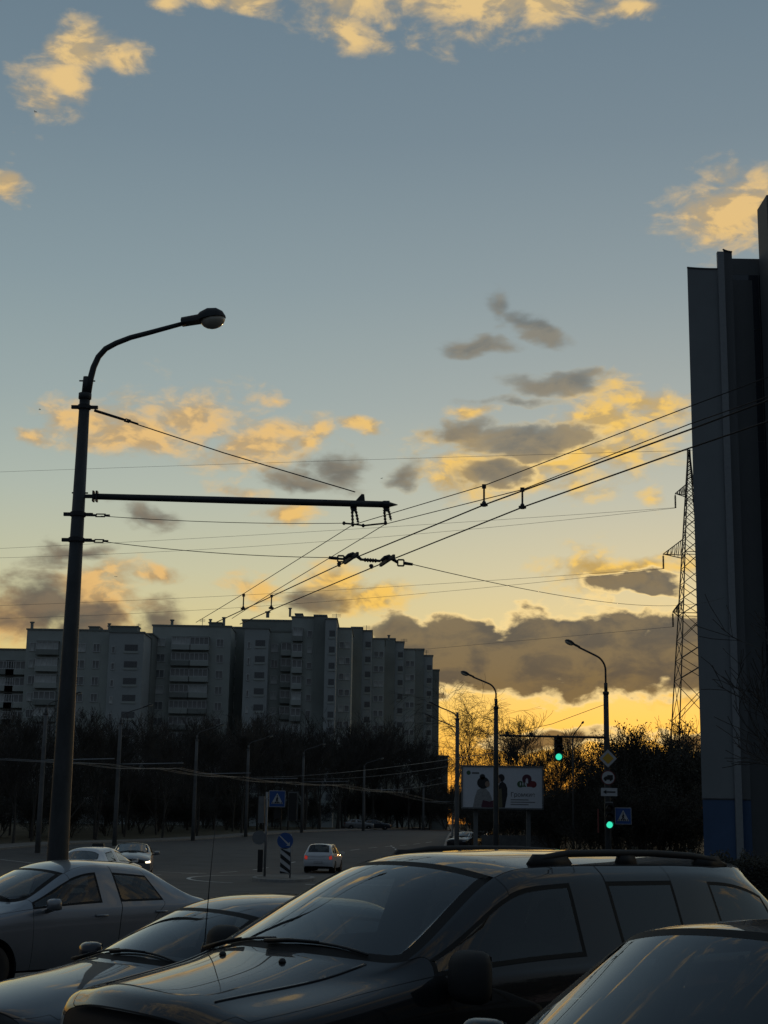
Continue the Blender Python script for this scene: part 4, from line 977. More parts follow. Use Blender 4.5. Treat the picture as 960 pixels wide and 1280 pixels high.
lay('round_emblem', dsc(.085, .17, .026), -.012, post_g); lay('emblem_text', [(.125, .195), (.215, .195), (.215, .155), (.125, .155)], -.012, back_m)
# two generic figures facing each other
lay('poster_figure', [(.14, 1 - .03), (.16, .75), (.19, .58), (.24, .52), (.30, .54), (.34, .62), (.37, .75), (.40, .97)], -.012, post_c)
lay('poster_hair', dsc(.265, .40, .075, 20, .95), -.020, post_k); lay('poster_bun', dsc(.255, .26, .034), -.020, post_k); lay('poster_face', dsc(.315, .43, .030, 16, 1.2), -.028, skin_p); lay('poster_jacket', [(.24, .97), (.26, .80), (.34, .84), (.40, .80), (.42, .97)], -.028, post_p)
lay('poster_figure', [(.44, .97), (.44, .52), (.47, .40), (.50, .36), (.54, .42), (.56, .52), (.56, .68), (.53, .97)], -.012, post_k)
lay('poster_hair', dsc(.485, .28, .042, 18, 1.1), -.020, post_k); lay('poster_face', dsc(.452, .34, .026, 16, 1.3), -.028, skin_p); lay('poster_jacket', [(.455, .97), (.455, .55), (.49, .52), (.50, .97)], -.020, post_y)
# cloud emblem: green, grey and red lobes with white bars
lay('cloud_lobe', dsc(.720, .42, .040) , -.012, post_g); lay('cloud_lobe', dsc(.800, .30, .058), -.014, post_p); lay('cloud_lobe', dsc(.880, .42, .040), -.012, post_r); lay('cloud_base', [(.705, .48), (.79, .48), (.79, .34), (.705, .40)], -.010, post_g); lay('cloud_base', [(.80, .48), (.90, .48), (.90, .36), (.80, .30)], -.010, post_r)
for k, uu in enumerate((.715, .745, .775)): lay('cloud_bar', [(uu, .45), (uu + .012, .45), (uu + .012, .38), (uu, .38)], -.024, print_w)
lay('cloud_house', [(.785, .40), (.815, .40), (.815, .31), (.80, .27), (.785, .31)], -.024, print_w)
# writing
cu = bpy.data.curves.new('poster_text', 'FONT'); cu.body = 'Громкие'; cu.size = .42; cu.extrude = .002; cu.align_x = 'LEFT'
tx = link('poster_text_curve', cu); dg = bpy.context.evaluated_depsgraph_get(); tm = bpy.data.meshes.new_from_object(tx.evaluated_get(dg)); bpy.data.objects.remove(tx, do_unlink=True)
tm.materials.clear(); tm.materials.append(post_k); to = link('poster_text', tm, t); to.rotation_euler = (math.pi / 2, 0, 0); u0 = U(.60, .71); to.location = (u0[0], -.012, u0[1])
for vv in (.78, .835, .89): lay('small_print_line', [(.60, vv + .015), (.60 + (.22 if vv < .8 else .30 if vv < .86 else .22), vv + .015), (.60 + (.22 if vv < .8 else .30 if vv < .86 else .22), vv - .005), (.60, vv - .005)], -.012, back_m)
for px in (595, 661):
    b = MB(); xx = at(px, 1020, BY).x - bc.x; b.box((xx, .30, z0 / 2 - .1), (.30, .24, z0 + .3)); b.build('leg', back_m, t)
b = MB(); b.box((xm, .02, z0 - .10), (W_ * .98, .5, .06)); b.build('walkway', steel_d, t)
# low concrete wall in front of the shrubs
wl = Vector((at(602, 1035, 118).x, 118, gz(118))); wr = at(700, 1035, 118)
b = MB(); b.box(((wr.x - wl.x) / 2, 0, .45), (wr.x - wl.x, .25, 1.5)); tag(b.build('low_wall', concrete_p, None, False, wl), 'low pale concrete wall under the billboard', 'wall')
# ------------------------------------------------------------------ tall building on the right
TB = 72.0
def tower():
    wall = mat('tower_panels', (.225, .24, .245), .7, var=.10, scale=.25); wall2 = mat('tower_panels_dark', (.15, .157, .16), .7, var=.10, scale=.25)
    plinth = mat('tower_blue_base', (.05, .10, .20), .55, var=.12, scale=.5); seam = mat('tower_white_strip', (.27, .28, .285), .6, var=.1); coping = mat('tower_coping', (.10, .105, .11), .6)
    tint = mat('tower_tinted_glass', (.025, .032, .045), .06, spec=.9, var=.2, scale=.1)
    o = at(879, 1046, TB); base = Vector((o.x, TB, gz(TB)))
    t = thing('tower_block', 'tall dark building with concave side panels and blue base at the right edge', 'building', base)
    zt = at(862, 335, TB).z - base.z
    x1 = at(898, 500, TB + .8).x - base.x; pts_end = at(955, 500, TB + 2).x - base.x
    def panel(nm, xa, ya, xb, yb, z0, z1, m, bow=.0, n=10, dip=0.0):
        """concave vertical panel between two plan points"""
        a, c = Vector((xa, ya, 0)), Vector((xb, yb, 0)); d = (c - a); nn = Vector((-d.y, d.x, 0)).normalized(); V = []; F = []
        for k in range(n + 1):
            s = k / n; off = bow * 4 * s * (1 - s); p = a + d * s + nn * off
            V += [(p.x, p.y, z0), (p.x, p.y, z1 - dip * 4 * s * (1 - s))]
        for k in range(n): F.append((2 * k, 2 * k + 2, 2 * k + 3, 2 * k + 1))
        b = MB(); b.add(V, F); o_ = b.build(nm, m, t, True)
        b = MB(); b.tube([Vector(v) + Vector((0, 0, .02)) for v in V[1::2]], .05, 6); b.build('coping', coping, t)
        return o_
    zb = at(872, 998, TB).z - base.z
    ya, yb = 0.0, .12
    panel('side_panel', 0, ya, x1, yb, zb, zt, wall, .05, dip=.0); panel('blue_base', 0.02, ya, x1, yb, -1.0, zb - .02, plinth, .07)
    x2 = at(953, 500, TB + 1.2).x - base.x; zt2 = at(900, 319, TB + .8).z - base.z
    panel('side_panel', x1 + .34, yb, x2 - 1.5, yb + .3, zb, zt2 + .02, wall2, .05, dip=.0); panel('blue_base', x1 + .34, yb, x2 - 1.5, yb + .3, -1.0, zb - .02, plinth, .12)
    b = MB(); b.box((x1 + .17, yb - .02, zt2 / 2 - .56), (.335, .22, zt2 + .88)); b.build('corner_strip', seam, t)
    # glazed front: floor bands and panes
    gx0, gx1 = x2 - 1.5, x2 + 9.0; nfl = int(zt2 / 3.0)
    b = MB(); b.box(((gx0 + gx1) / 2 + .01, yb + 2.2, zt2 / 2 - .5), (gx1 - gx0, 2.2, zt2 + 1.0)); b.build('core', wall2, t)
    for f in range(nfl):
        z0 = f * 3.0 + 1.0
        for k in range(7):
            xa = gx0 + .05 + k * 1.5; V = [(xa, yb + 1.06 - .0, z0), (xa + 1.46, yb + 1.06, z0), (xa + 1.46, yb + 1.06, z0 + 2.96), (xa, yb + 1.06, z0 + 2.96)]
            b = MB(); b.add(V, [(0, 1, 2, 3)]); b.build('pane', tint, t)
    zt3 = at(956, 255, TB + .2).z - base.z
    b = MB(); b.box((x2 + 2.0, yb - .1, zt3 / 2 - .5), (3.9, 1.9, zt3 + 1.0)); b.build('fin', wall2, t)
    # body of the building behind the panels
    D_ = 11.0
    b = MB(); b.add([(.15, .35, -1), (gx1, 3.4, -1), (gx1 + 2, D_, -1), (4.0, D_, -1), (.15, .35, zt - .4), (gx1, 3.4, zt2 - .6), (gx1 + 2, D_, zt2 - .6), (4.0, D_, zt - .4)], [(0, 1, 5, 4), (1, 2, 6, 5), (2, 3, 7, 6), (3, 0, 4, 7), (4, 5, 6, 7)]); b.build('wall', wall2, t)
    return base
tower()
# ------------------------------------------------------------------ apartment blocks
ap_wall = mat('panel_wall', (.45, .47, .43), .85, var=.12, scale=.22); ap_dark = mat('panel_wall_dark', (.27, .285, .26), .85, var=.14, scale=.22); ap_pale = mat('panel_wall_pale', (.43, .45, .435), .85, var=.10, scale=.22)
ap_roof = mat('roof_felt', (.06, .06, .06), .9); frame_w = mat('window_frame', (.62, .62, .60), .6); glass_far = mat('far_window_glass', (.19, .20, .20), .15, spec=.8, var=.5, scale=.15); curtain = mat('pale_curtain', (.55, .55, .52), .8, var=.4, scale=.3); dark_hole = mat('loggia_shade', (.16, .16, .16), .9, var=.3)
wmesh = {}
def window_mesh(w, h, n):
    k = (round(w, 2), round(h, 2), n)
    if k not in wmesh:
        b = MB(); f = .09
        b.box((0, -.03, h / 2 - f / 2), (w, .10, f)); b.box((0, -.03, -h / 2 + f / 2), (w, .14, f))
        for q in range(n + 1): b.box((-w / 2 + f / 2 + (w - f) * q / n, -.03, 0), (f, .099, h - 2 * f))
        p = MB(); p.add([(-w / 2, .0, -h / 2), (w / 2, .0, -h / 2), (w / 2, .0, h / 2), (-w / 2, .0, h / 2)], [(0, 1, 2, 3)])
        wmesh[k] = (b.mesh('window', frame_w), {m.name: p.mesh('pane', m) for m in (glass_far, curtain, dark_hole)})
    return wmesh[k]
wr_ = random.Random(5)
def window(parent, x, y, z, w, h, n, lit=None):
    a, panes = window_mesh(w, h, n); o = link('window', a, parent, (x, y - .02, z))
    pm_ = lit or ('pale_curtain' if wr_.random() < .30 else 'far_window_glass')
    link('pane', panes[pm_], o, (0, .0, 0)); return o
def loggia(parent, x, y, z, w, h=1.35, glazed=True):
    """balcony: solid parapet standing proud, glazing above it"""
    b = MB(); b.box((0, -.55, -h * .5 - .45), (w, 1.1, .9)); o = b.build('balcony', ap_dark if wr_.random() < .5 else ap_wall, parent, False, (x, y, z))
    b = MB(); b.box((0, -.55, h * .5 + .05), (w, 1.1, .12)); b.build('balcony_roof', ap_dark, o)
    if glazed:
        a, panes = window_mesh(w - .1, h, max(2, int(w / .8))); g = link('window', a, o, (0, -1.0, 0)); 
        q = panes['pale_curtain' if wr_.random() < .35 else 'far_window_glass']; link('pane', q, o, (0, -.98, 0))
    return o
FLH = 2.8
def block(parent, px0, px1, top, y, m, floors=12, depth=12.0, cols_=(), parapet=True, name='wall', base=None):
    """one straight section of a panel building. cols_: list of (kind, px, width_m)"""
    a, c = at(px0, top, y), at(px1, top, y); zt = (a.z + c.z) / 2; g = gz(y)
    xa, xb = a.x - base.x, c.x - base.x; yy = y - base.y; z1 = zt - base.z
    b = MB(); b.box(((xa + xb) / 2, yy + depth / 2, (z1 - 3) / 2), (xb - xa, depth, z1 + 3)); w = b.build(name, m, parent)
    if parapet:
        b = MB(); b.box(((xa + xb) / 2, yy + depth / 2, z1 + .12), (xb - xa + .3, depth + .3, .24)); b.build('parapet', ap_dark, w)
    for (kind, px, wd) in cols_:
        xx = at(px, top, y).x - base.x
        for f in range(floors):
            z = z1 - 1.9 - f * FLH - (1.0 if kind in 'wn' else .8)
            if z < 1: break
            if kind == 'w': window(w, xx, yy, z, wd, 1.45, 2 if wd < 1.8 else 3)
            elif kind == 'n': window(w, xx, yy, z, wd, 1.2, 1)
            elif kind == 'b': loggia(w, xx, yy, z, wd)
            elif kind == 'o':
                b = wmesh.setdefault(('o', wd), None)
                if b is None:
                    q = MB(); q.box((0, .0, 0), (wd, .06, 1.05)); wmesh[('o', wd)] = b = q.mesh('stair_opening', dark_hole)
                    q = MB(); q.box((0, -.06, -.75), (wd + .2, .10, .35)); wmesh[('p', wd)] = q.mesh('sill_panel', ap_wall)
                o_ = link('stair_opening', b, w, (xx, yy, z + .2)); link('sill_panel', wmesh[('p', wd)], o_)
    return w
def roof_bits(parent, base, lst):
    for (px, py, y, w, h, kind) in lst:
        p = at(px, py, y) - base
        b = MB()
        if kind == 'v': b.tube([(0, 0, 0), (0, 0, h)], w / 2, 10); b.tube([(0, 0, h), (0, 0, h + .2)], w * .8, 10)
        elif kind == 'a':
            b.tube([(0, 0, 0), (0, 0, h)], .05, 5)
            for q in (.6, .75, .9): b.bar((-w / 2, 0, h * q), (w / 2, 0, h * q), .05)
        else: b.box((0, 1.5, h / 2), (w, 3, h)); b.box((0, 1.5, h + .08), (w + .3, 3.3, .16))
        b.build({'v': 'vent', 'a': 'antenna', 'h': 'roof_hut'}[kind], ap_dark, parent, False, (p.x, p.y + 1.0, p.z))
def base_at(px, y): q = at(px, 1020, y); return Vector((q.x, y, gz(y)))
# left block
B = base_at(80, 250); t1 = thing('apartment_block', 'left grey panel apartment block with loggias behind the tall pole', 'building', B, 0, 'panel apartment blocks')
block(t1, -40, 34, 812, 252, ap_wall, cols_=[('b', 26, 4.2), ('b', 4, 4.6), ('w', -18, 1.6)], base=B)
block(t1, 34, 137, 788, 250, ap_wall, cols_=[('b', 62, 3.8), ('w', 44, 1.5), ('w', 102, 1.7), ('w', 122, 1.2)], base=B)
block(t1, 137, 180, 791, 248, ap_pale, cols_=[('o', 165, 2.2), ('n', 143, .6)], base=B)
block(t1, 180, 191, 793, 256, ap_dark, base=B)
roof_bits(t1, B, [(38, 788, 250, .5, 1.4, 'v'), (116, 788, 252, 1.7, .7, 'h'), (135, 787, 250, .4, 1.0, 'v'), (152, 789, 251, 5.0, .9, 'h'), (172, 790, 250, .8, 1.6, 'a')])
# middle block
B = base_at(240, 262); t2 = thing('apartment_block', 'middle grey panel apartment block with glazed balconies', 'building', B, 0, 'panel apartment blocks')
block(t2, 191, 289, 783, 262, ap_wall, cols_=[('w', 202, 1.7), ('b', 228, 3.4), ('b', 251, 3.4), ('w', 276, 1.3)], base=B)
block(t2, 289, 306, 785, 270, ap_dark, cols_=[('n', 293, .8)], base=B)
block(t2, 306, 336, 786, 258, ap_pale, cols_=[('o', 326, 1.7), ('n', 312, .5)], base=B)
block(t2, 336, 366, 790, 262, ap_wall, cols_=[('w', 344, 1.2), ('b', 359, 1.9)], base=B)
roof_bits(t2, B, [(214, 782, 262, .5, 1.0, 'v'), (268, 782, 262, 2.2, .6, 'h'), (279, 781, 264, .5, 1.3, 'v'), (262, 782, 263, .4, 1.1, 'v'), (252, 782, 264, 1.0, 1.4, 'a')])
# right block: sections stepping back
B = base_at(440, 262); t3 = thing('apartment_block', 'long right apartment block whose sections step back toward the sunset', 'building', B, 0, 'panel apartment blocks')
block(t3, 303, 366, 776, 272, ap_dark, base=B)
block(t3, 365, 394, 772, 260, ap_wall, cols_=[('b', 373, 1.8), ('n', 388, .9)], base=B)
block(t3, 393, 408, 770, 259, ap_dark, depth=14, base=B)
secs = [(407, 421, 440, 774, 786, 262, 256), (453, 465, 481, 789, 799, 282, 277), (494, 505, 519, 803, 812, 303, 298), (530, 541, 549, 820, 838, 326, 321)]
for i, (a, c, e, tt, tw, y, yf) in enumerate(secs):
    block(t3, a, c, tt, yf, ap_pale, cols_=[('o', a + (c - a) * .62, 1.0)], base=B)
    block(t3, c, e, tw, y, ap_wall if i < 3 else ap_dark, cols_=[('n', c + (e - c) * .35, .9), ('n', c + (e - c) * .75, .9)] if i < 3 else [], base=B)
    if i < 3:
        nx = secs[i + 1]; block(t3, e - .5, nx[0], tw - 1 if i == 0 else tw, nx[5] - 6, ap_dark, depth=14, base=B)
roof_bits(t3, B, [(334, 771, 262, .6, .9, 'v'), (362, 770, 262, .4, 1.4, 'v'), (373, 771, 262, 1.2, .6, 'h'), (420, 776, 262, 1.6, 1.4, 'a'), (458, 790, 280, 1.4, 1.4, 'a'), (486, 800, 290, .4, .9, 'v'), (505, 806, 303, 1.4, 1.4, 'a'), (533, 820, 322, 1.0, 1.4, 'a')])
# low building beside it
B = base_at(552, 300); t4 = thing('low_building', 'low dark flat-roofed building at the right end of the apartments', 'building', B)
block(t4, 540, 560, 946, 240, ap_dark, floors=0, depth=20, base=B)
# ------------------------------------------------------------------ lattice pylon and power lines
PYL = 150.0
pb = at(858, 1040, PYL); pb = Vector((at(871, 930, PYL).x, PYL, gz(PYL)))
pyl = thing('lattice_pylon', 'steel lattice power pylon partly hidden by the tall building', 'pylon', pb)
zz = lambda py: at(860, py, PYL).z - pb.z
zs_ = [0, zz(1000), zz(950), zz(900), zz(850), zz(800), zz(768), zz(730), zz(691), zz(660), zz(625), zz(600), zz(575), zz(562)]
hw = lambda z: max(.10, 2.9 * (1 - z / zz(552)))
b = MB()
for sx in (1, -1):
    for sy in (1, -1):
        b = MB(); b.tube([(sx * hw(z), sy * hw(z), z) for z in zs_], .075, 4); b.build('leg', steel_d, pyl)
fine = []
for a, c in zip(zs_, zs_[1:]):
    n = max(1, round((c - a) / (hw(a) * 1.5))); fine += [lerp(a, c, k / n) for k in range(n)]
fine.append(zs_[-1])
for f in range(4):
    b = MB(); rot = Matrix.Rotation(f * math.pi / 2, 3, 'Z')
    for a, c in zip(fine, fine[1:]):
        ha, hc = hw(a), hw(c)
        for p, q in (((-ha, -ha, a), (hc, -hc, c)), ((ha, -ha, a), (-hc, -hc, c))): b.tube([rot @ Vector(p), rot @ Vector(q)], .042, 3, cap=False)
    for z in zs_[6:12:2]: h_ = hw(z); b.tube([rot @ Vector((-h_, -h_, z)), rot @ Vector((h_, -h_, z))], .05, 3)
    b.build('bracing', steel_d, pyl)
arms = [(620, 844, 605), (696, 829, 673), (768, 841, 752)]
tips = []
for (py, pxe, pyu) in arms:
    z = zz(py); zu = zz(pyu); xe = at(pxe, py, PYL).x - pb.x
    for s in (1, -1):
        b = MB(); tip = Vector((xe * s, 0, z + .25)); h_, hu = hw(z), hw(zu)
        for sy in (1, -1):
            lo = Vector((-h_ * s, sy * h_, z)); hi = Vector((-hu * s, sy * hu, zu)); b.tube([lo, tip], .055, 4); b.tube([hi, tip], .05, 4)
            for q in (.2, .4, .6, .8): b.tube([lerp(lo, tip, q), lerp(hi, tip, max(0, q - .1))], .03, 3); b.tube([lerp(lo, tip, q), lerp(hi, tip, q)], .03, 3)
        b.tube([Vector((-h_ * s, h_, z)), Vector((-h_ * s, -h_, z))], .05, 4); ao = b.build('cross_arm', steel_d, pyl)
        b = MB(); L_ = 1.35; b.tube([tip, tip - Vector((0, 0, .2))], .03, 5); pts = [tip - Vector((0, 0, .2 + L_ * k / 20)) for k in range(21)]; b.tube(pts, [.12 if k % 2 else .05 for k in range(21)], 8); b.build('insulator', ceram, ao)
        if s == 1: tips.append(pb + tip - Vector((0, 0, .2 + L_)))
lines = [((-30, 591), (480, 574), (900, 562), 'highest thin power line crossing above the bracket arm'), ((-30, 687), (480, 659), None, 'power line from the top arm of the pylon, upper of two'), ((-30, 698), (480, 671), None, 'power line from the top arm of the pylon, lower of two'),
         ((-30, 758), (480, 734), None, 'power line from the long middle arm, upper of two'), ((-30, 774), (480, 746), None, 'power line from the long middle arm, lower of two'), ((480, 816), (660, 800), None, 'power line from the lowest pylon arm passing before the dark cloud')]
tipix = [None, tips[0] + Vector((0, 0, .04)), tips[0], tips[1] + Vector((0, 0, .05)), tips[1], tips[2]]
for (a, m_, e, lab), tp in zip(lines, tipix):
    y0 = 190.0 if tp is not None else 210.0
    A = at(a[0], a[1], y0); E = tp if tp is not None else at(e[0], e[1], PYL + 4)
    if lab.startswith('power line from the lowest'): A = at(a[0], a[1], 215)
    M_ = at(m_[0], m_[1], (A.y + E.y) / 2)
    pts = []
    for k in range(31):
        s = k / 30; sm_ = (M_.x - A.x) / (E.x - A.x)
        # quadratic through three points
        l0 = (s - sm_) * (s - 1) / ((0 - sm_) * (0 - 1)); l1 = s * (s - 1) / (sm_ * (sm_ - 1)); l2 = s * (s - sm_) / (1 * (1 - sm_))
        p = A * l0 + M_ * l1 + E * l2; pts.append(p)
    wire('power_line', lab, 'cable', pts, .020, alu, 'power lines running to the pylon', 4)
# ------------------------------------------------------------------ trees
def grow(rnd, h, levels, spread=.5, droop=0.0, stems=1, r0=None, nb=(3, 5), twig=.014, clear=.25, lean=.05):
    """bare tree: list of (points, radii, level)"""
    out = []
    def branch(p, d, ln, r, lev):
        n = 4 if lev < 2 else 3; pts = [p.copy()]; rs = [r]; q = p.copy(); dd = d.copy(); kids = []
        for k in range(n):
            dd = (dd + Vector((rnd.uniform(-1, 1), rnd.uniform(-1, 1), rnd.uniform(-.5, .8) - droop * (lev > 1) * 1.4)) * (.10 + .06 * lev)).normalized()
            q = q + dd * (ln / n); pts.append(q.copy()); rs.append(max(twig, r * (1 - .75 * (k + 1) / n)))
            kids.append((q.copy(), dd.copy(), rs[-1], (k + 1) / n))
        out.append((pts, rs, lev))
        if lev >= levels: return
        cnt = rnd.randint(*nb) + (3 if lev == 0 else 0)
        for c in range(cnt):
            t = (clear + (1 - clear) * (c + rnd.random()) / cnt) if lev == 0 else rnd.uniform(.25, 1.0)
            k = min(n - 1, int(t * n)); f = t * n - k; bp = lerp(pts[k], pts[k + 1], min(1, f)); br_ = max(twig, lerp(rs[k], rs[k + 1], min(1, f)))
            ax = dd if k == n - 1 else (pts[k + 1] - pts[k]).normalized()
            perp = ax.orthogonal().normalized(); perp = Matrix.Rotation(rnd.uniform(0, 6.283), 3, ax) @ perp
            a = spread * rnd.uniform(.7, 1.35); nd = (ax * math.cos(a) + perp * math.sin(a)); nd = (nd + Vector((0, 0, .22 - droop * .5 * lev))).normalized()
            branch(bp, nd, ln * (rnd.uniform(.42, .66) if lev == 0 else rnd.uniform(.5, .78)) * (1.15 - .45 * t if lev == 0 else 1), br_ * .62, lev + 1)
    for s in range(stems):
        d = Vector((rnd.uniform(-lean, lean), rnd.uniform(-lean, lean), 1)).normalized()
        branch(Vector((rnd.uniform(-.3, .3) * (stems > 1), rnd.uniform(-.3, .3) * (stems > 1), -.2)), d, h * .86 * rnd.uniform(.85, 1.0), r0 or h * .014, 0)
    return out
def tree_meshes(name, segs, leaves=0, rnd=None, lsize=.12, cut=1):
    tr, cr = MB(), MB()
    for pts, rs, lev in segs:
        (tr if lev <= cut else cr).tube(pts, rs, 7 if lev == 0 else 4 if lev == 1 else 3, cap=False)
    if leaves:
        ends = [p for pts, rs, lev in segs if lev >= 2 for p in pts[1:]]
        for k in range(leaves):
            p = rnd.choice(ends) + Vector((rnd.gauss(0, .16), rnd.gauss(0, .16), rnd.gauss(0, .16))); u = Vector((rnd.gauss(0, 1), rnd.gauss(0, 1), rnd.gauss(0, 1))).normalized() * lsize * rnd.uniform(.6, 1.3); w = u.orthogonal().normalized() * lsize * .45
            cr.cur = 1; cr.add([p - u, p + w, p + u, p - w], [(0, 1, 2, 3)]); cr.cur = 0
    return tr, cr
def proto(kind, seed, **k):
    rnd = random.Random(seed); lv = k.pop('leaves', 0); ls = k.pop('lsize', .12); bk = k.pop('bark', bark); cut = k.pop('cut', 1); segs = grow(rnd, **k); tr, cr = tree_meshes(kind, segs, lv, rnd, ls, cut)
    top = sorted(v[2] for v in cr.v)[int(len(cr.v) * .985)]
    return tr.mesh('trunk', bk, True), cr.mesh('crown', [twig_m, leaf_m]), top
def tree(pr_, name, label, loc, s, rz, group=None, cat='tree', sz=None):
    s = s / pr_[2]; sz = (sz or s * pr_[2]) / pr_[2]   # s is the wanted height
    if cat == 'shrub': s = max(s, sz * .9)
    t = thing(name, label, cat, loc, rz, group); t.scale = (s, s, sz); link('trunk', pr_[0], t); link('crown', pr_[1], t); return t
rt = random.Random(3)
bare = [proto('bare', 20 + k, h=10, levels=4, spread=.55, nb=(4, 6), twig=.016, clear=.22) for k in range(4)]
birch = [proto('birch', 40 + k, h=12, levels=4, spread=.42, droop=.35, nb=(4, 5), twig=.012, clear=.2, r0=.13, bark=birch_m, cut=0) for k in range(2)]
shrub = [proto('shrub', 60 + k, h=5.5, levels=3, spread=.6, stems=6, nb=(4, 6), twig=.014, clear=.05, r0=.05, leaves=6000, lsize=.085, lean=.45) for k in range(3)]
# belt on the far side of the road: four rows behind the pavement
rows_ = [(4.0, 0), (8.5, 1), (14, 2), (21, 3)]; cnt = 0
TG = 'bare trees along the far road'
place = ['in the front row before the apartments', 'in the second row before the apartments', 'in the third row before the apartments', 'in the back row nearest the apartments']
ordw = ['leftmost', 'second from the left', 'third from the left', 'fourth from the left', 'fifth from the left', 'sixth from the left', 'seventh from the left', 'eighth from the left', 'ninth from the left', 'tenth from the left', 'eleventh from the left', 'twelfth from the left', 'thirteenth from the left', 'fourteenth from the left', 'fifteenth from the left', 'sixteenth from the left']
for (off, rw) in rows_:
    lst = []
    y = 96 + rw * 3.0
    while y < 235:
        x = xl(y) - off - rt.uniform(-1.2, 1.2); lst.append((x, y + rt.uniform(-1.5, 1.5))); y += rt.uniform(8.0, 11.0)
    lst = [p for p in lst if -.285 < p[0] / p[1] < .05][:16]
    lst.sort(key=lambda p: p[0] / p[1])
    for i, (x, yy) in enumerate(lst):
        hgt = at(480, 905 + rt.uniform(-14, 12), yy).z - gz(yy) if yy < 150 else at(480, 915 + rt.uniform(-14, 14), yy).z - gz(yy)
        tree(bare[rt.randrange(4)], 'bare_tree', 'bare dark tree %s, %s' % (place[rw], ordw[i]), (x, yy, gz(yy)), hgt, rt.uniform(0, 6.28), TG)
for i, (px, top, y) in enumerate([(430, 905, 232), (448, 912, 238), (466, 902, 230), (482, 910, 236), (497, 905, 240), (511, 915, 232), (525, 918, 238), (537, 930, 236)]):
    p = at(px, 1035, y); hgt = at(px, top, y).z - gz(y); tree(bare[i % 4], 'bare_tree', 'bare dark tree before the right apartment block, %s' % ordw[i], (p.x, y, gz(y)), hgt, i * 1.9, TG)
    p = at(px + 6, 1035, y + 5); tree(shrub[i % 3], 'shrub', 'dark shrub at the foot of the right apartment block, %s' % ordw[i], (p.x, y + 5, gz(y + 5)), 6.5, i * 2.9, 'shrubs at the foot of the right block', 'shrub', sz=6.0)
# undergrowth behind the belt
for i in range(16):
    yy = 125 + i * 7.5; x = xl(yy) - 24 - rt.uniform(0, 5)
    tree(shrub[i % 3], 'shrub', 'dark shrub in the undergrowth behind the far trees, %s' % ordw[i], (x, yy, gz(yy)), rt.uniform(5.5, 7.5), rt.uniform(0, 6.28), 'undergrowth behind the far trees', 'shrub')
for i in range(32):
    yy = 98 + i * 4.1; x = xl(yy) - (11.5 if i % 2 else 17.0) - rt.uniform(0, 2)
    tree(shrub[i % 3], 'shrub', 'low dark shrub among the far trunks, %s in its %s line' % (ordw[i // 2], ('back', 'front')[i % 2]), (x, yy, gz(yy)), rt.uniform(5.2, 6.4), rt.uniform(0, 6.28), 'low shrubs among the far trunks', 'shrub', sz=rt.uniform(3.6, 5.2))
# birches and bare trees against the sunset, left of and behind the billboard
for i, (px, top, y, lab) in enumerate([(565, 875, 150, 'slender birch nearest the apartments against the yellow sky'), (583, 880, 158, 'slender birch between the two lamps left of the billboard'), (600, 862, 150, 'tallest slender birch above the billboard left edge'), (614, 885, 165, 'low birch behind the lamp before the billboard')]):
    p = at(px, 1035, y); hgt = at(px, top, y).z - gz(y); tree(birch[i % 2], 'birch_tree', lab, (p.x, y, gz(y)), hgt, i * 1.7, 'birches against the sunset')
for i, (px, top, y, lab) in enumerate([(645, 898, 140, 'bare tree above the billboard, left of the hanging signal'), (663, 918, 150, 'bare tree above the right end of the billboard'), (676, 935, 150, 'low bare tree just left of the hanging signal'), (722, 930, 150, 'low bare tree right of the hanging signal'), (735, 918, 152, 'bare tree behind the tall lamp pole'), (628, 915, 160, 'bare tree behind the lamp before the billboard'), (700, 925, 165, 'small bare tree far behind the hanging signal')]):
    p = at(px, 1035, y); hgt = at(px, top, y).z - gz(y); tree(bare[i % 4], 'bare_tree', lab, (p.x, y, gz(y)), hgt, i * 2.1 + .4, 'bare trees behind the billboard')
# dense shrubs at the right, between the junction and the tall building
sh = [(690, 988, 112), (706, 986, 116), (722, 982, 110), (740, 968, 108), (757, 955, 112), (775, 943, 106), (793, 926, 110), (810, 928, 105), (828, 922, 112), (845, 930, 106), (862, 938, 110), (668, 985, 124), (735, 985, 98), (765, 990, 96), (795, 985, 95), (826, 985, 96), (855, 985, 95), (696, 990, 113), (640, 1000, 126), (608, 1005, 128)]
for i, (px, top, y) in enumerate(sh):
    p = at(px, 1035, y); hgt = at(px, top + rt.uniform(-6, 6), y).z - gz(y)
    rowl = 'tall dense shrub right of the billboard, %s' % ordw[i] if i < 11 else 'lower front shrub near the junction, %s of its row' % ordw[[11, 14, 15, 16, 17, 18, 13, 12, 19].index(i) if i in (11, 12, 13, 14, 15, 16, 17, 18, 19) and False else (i - 11)]
    tree(shrub[i % 3], 'shrub', rowl, (p.x, y, gz(y)), max(3.0, hgt), i * 1.3, 'dense shrubs by the junction', 'shrub', sz=hgt)
for i, (px, top, y) in enumerate([(770, 915, 118), (803, 915, 120), (838, 908, 122), (855, 915, 119)]):
    p = at(px, 1035, y); hgt = at(px, top, y).z - gz(y); tree(bare[i % 4], 'bare_tree', 'twiggy tree rising out of the dense shrubs, %s' % ordw[i], (p.x, y, gz(y)), hgt, i * .9, 'bare trees among the dense shrubs')
for i, (px, top, y) in enumerate([(556, 985, 232), (566, 980, 225), (578, 984, 228), (590, 978, 222), (602, 985, 226)]):
    p = at(px, 1035, y); hgt = at(px, top, y).z - gz(y); tree(shrub[i % 3], 'shrub', 'distant dark shrub left of the billboard, %s' % ordw[i], (p.x, y, gz(y)), max(5, hgt), i * 2.3, 'distant shrubs left of the billboard', 'shrub', sz=hgt)
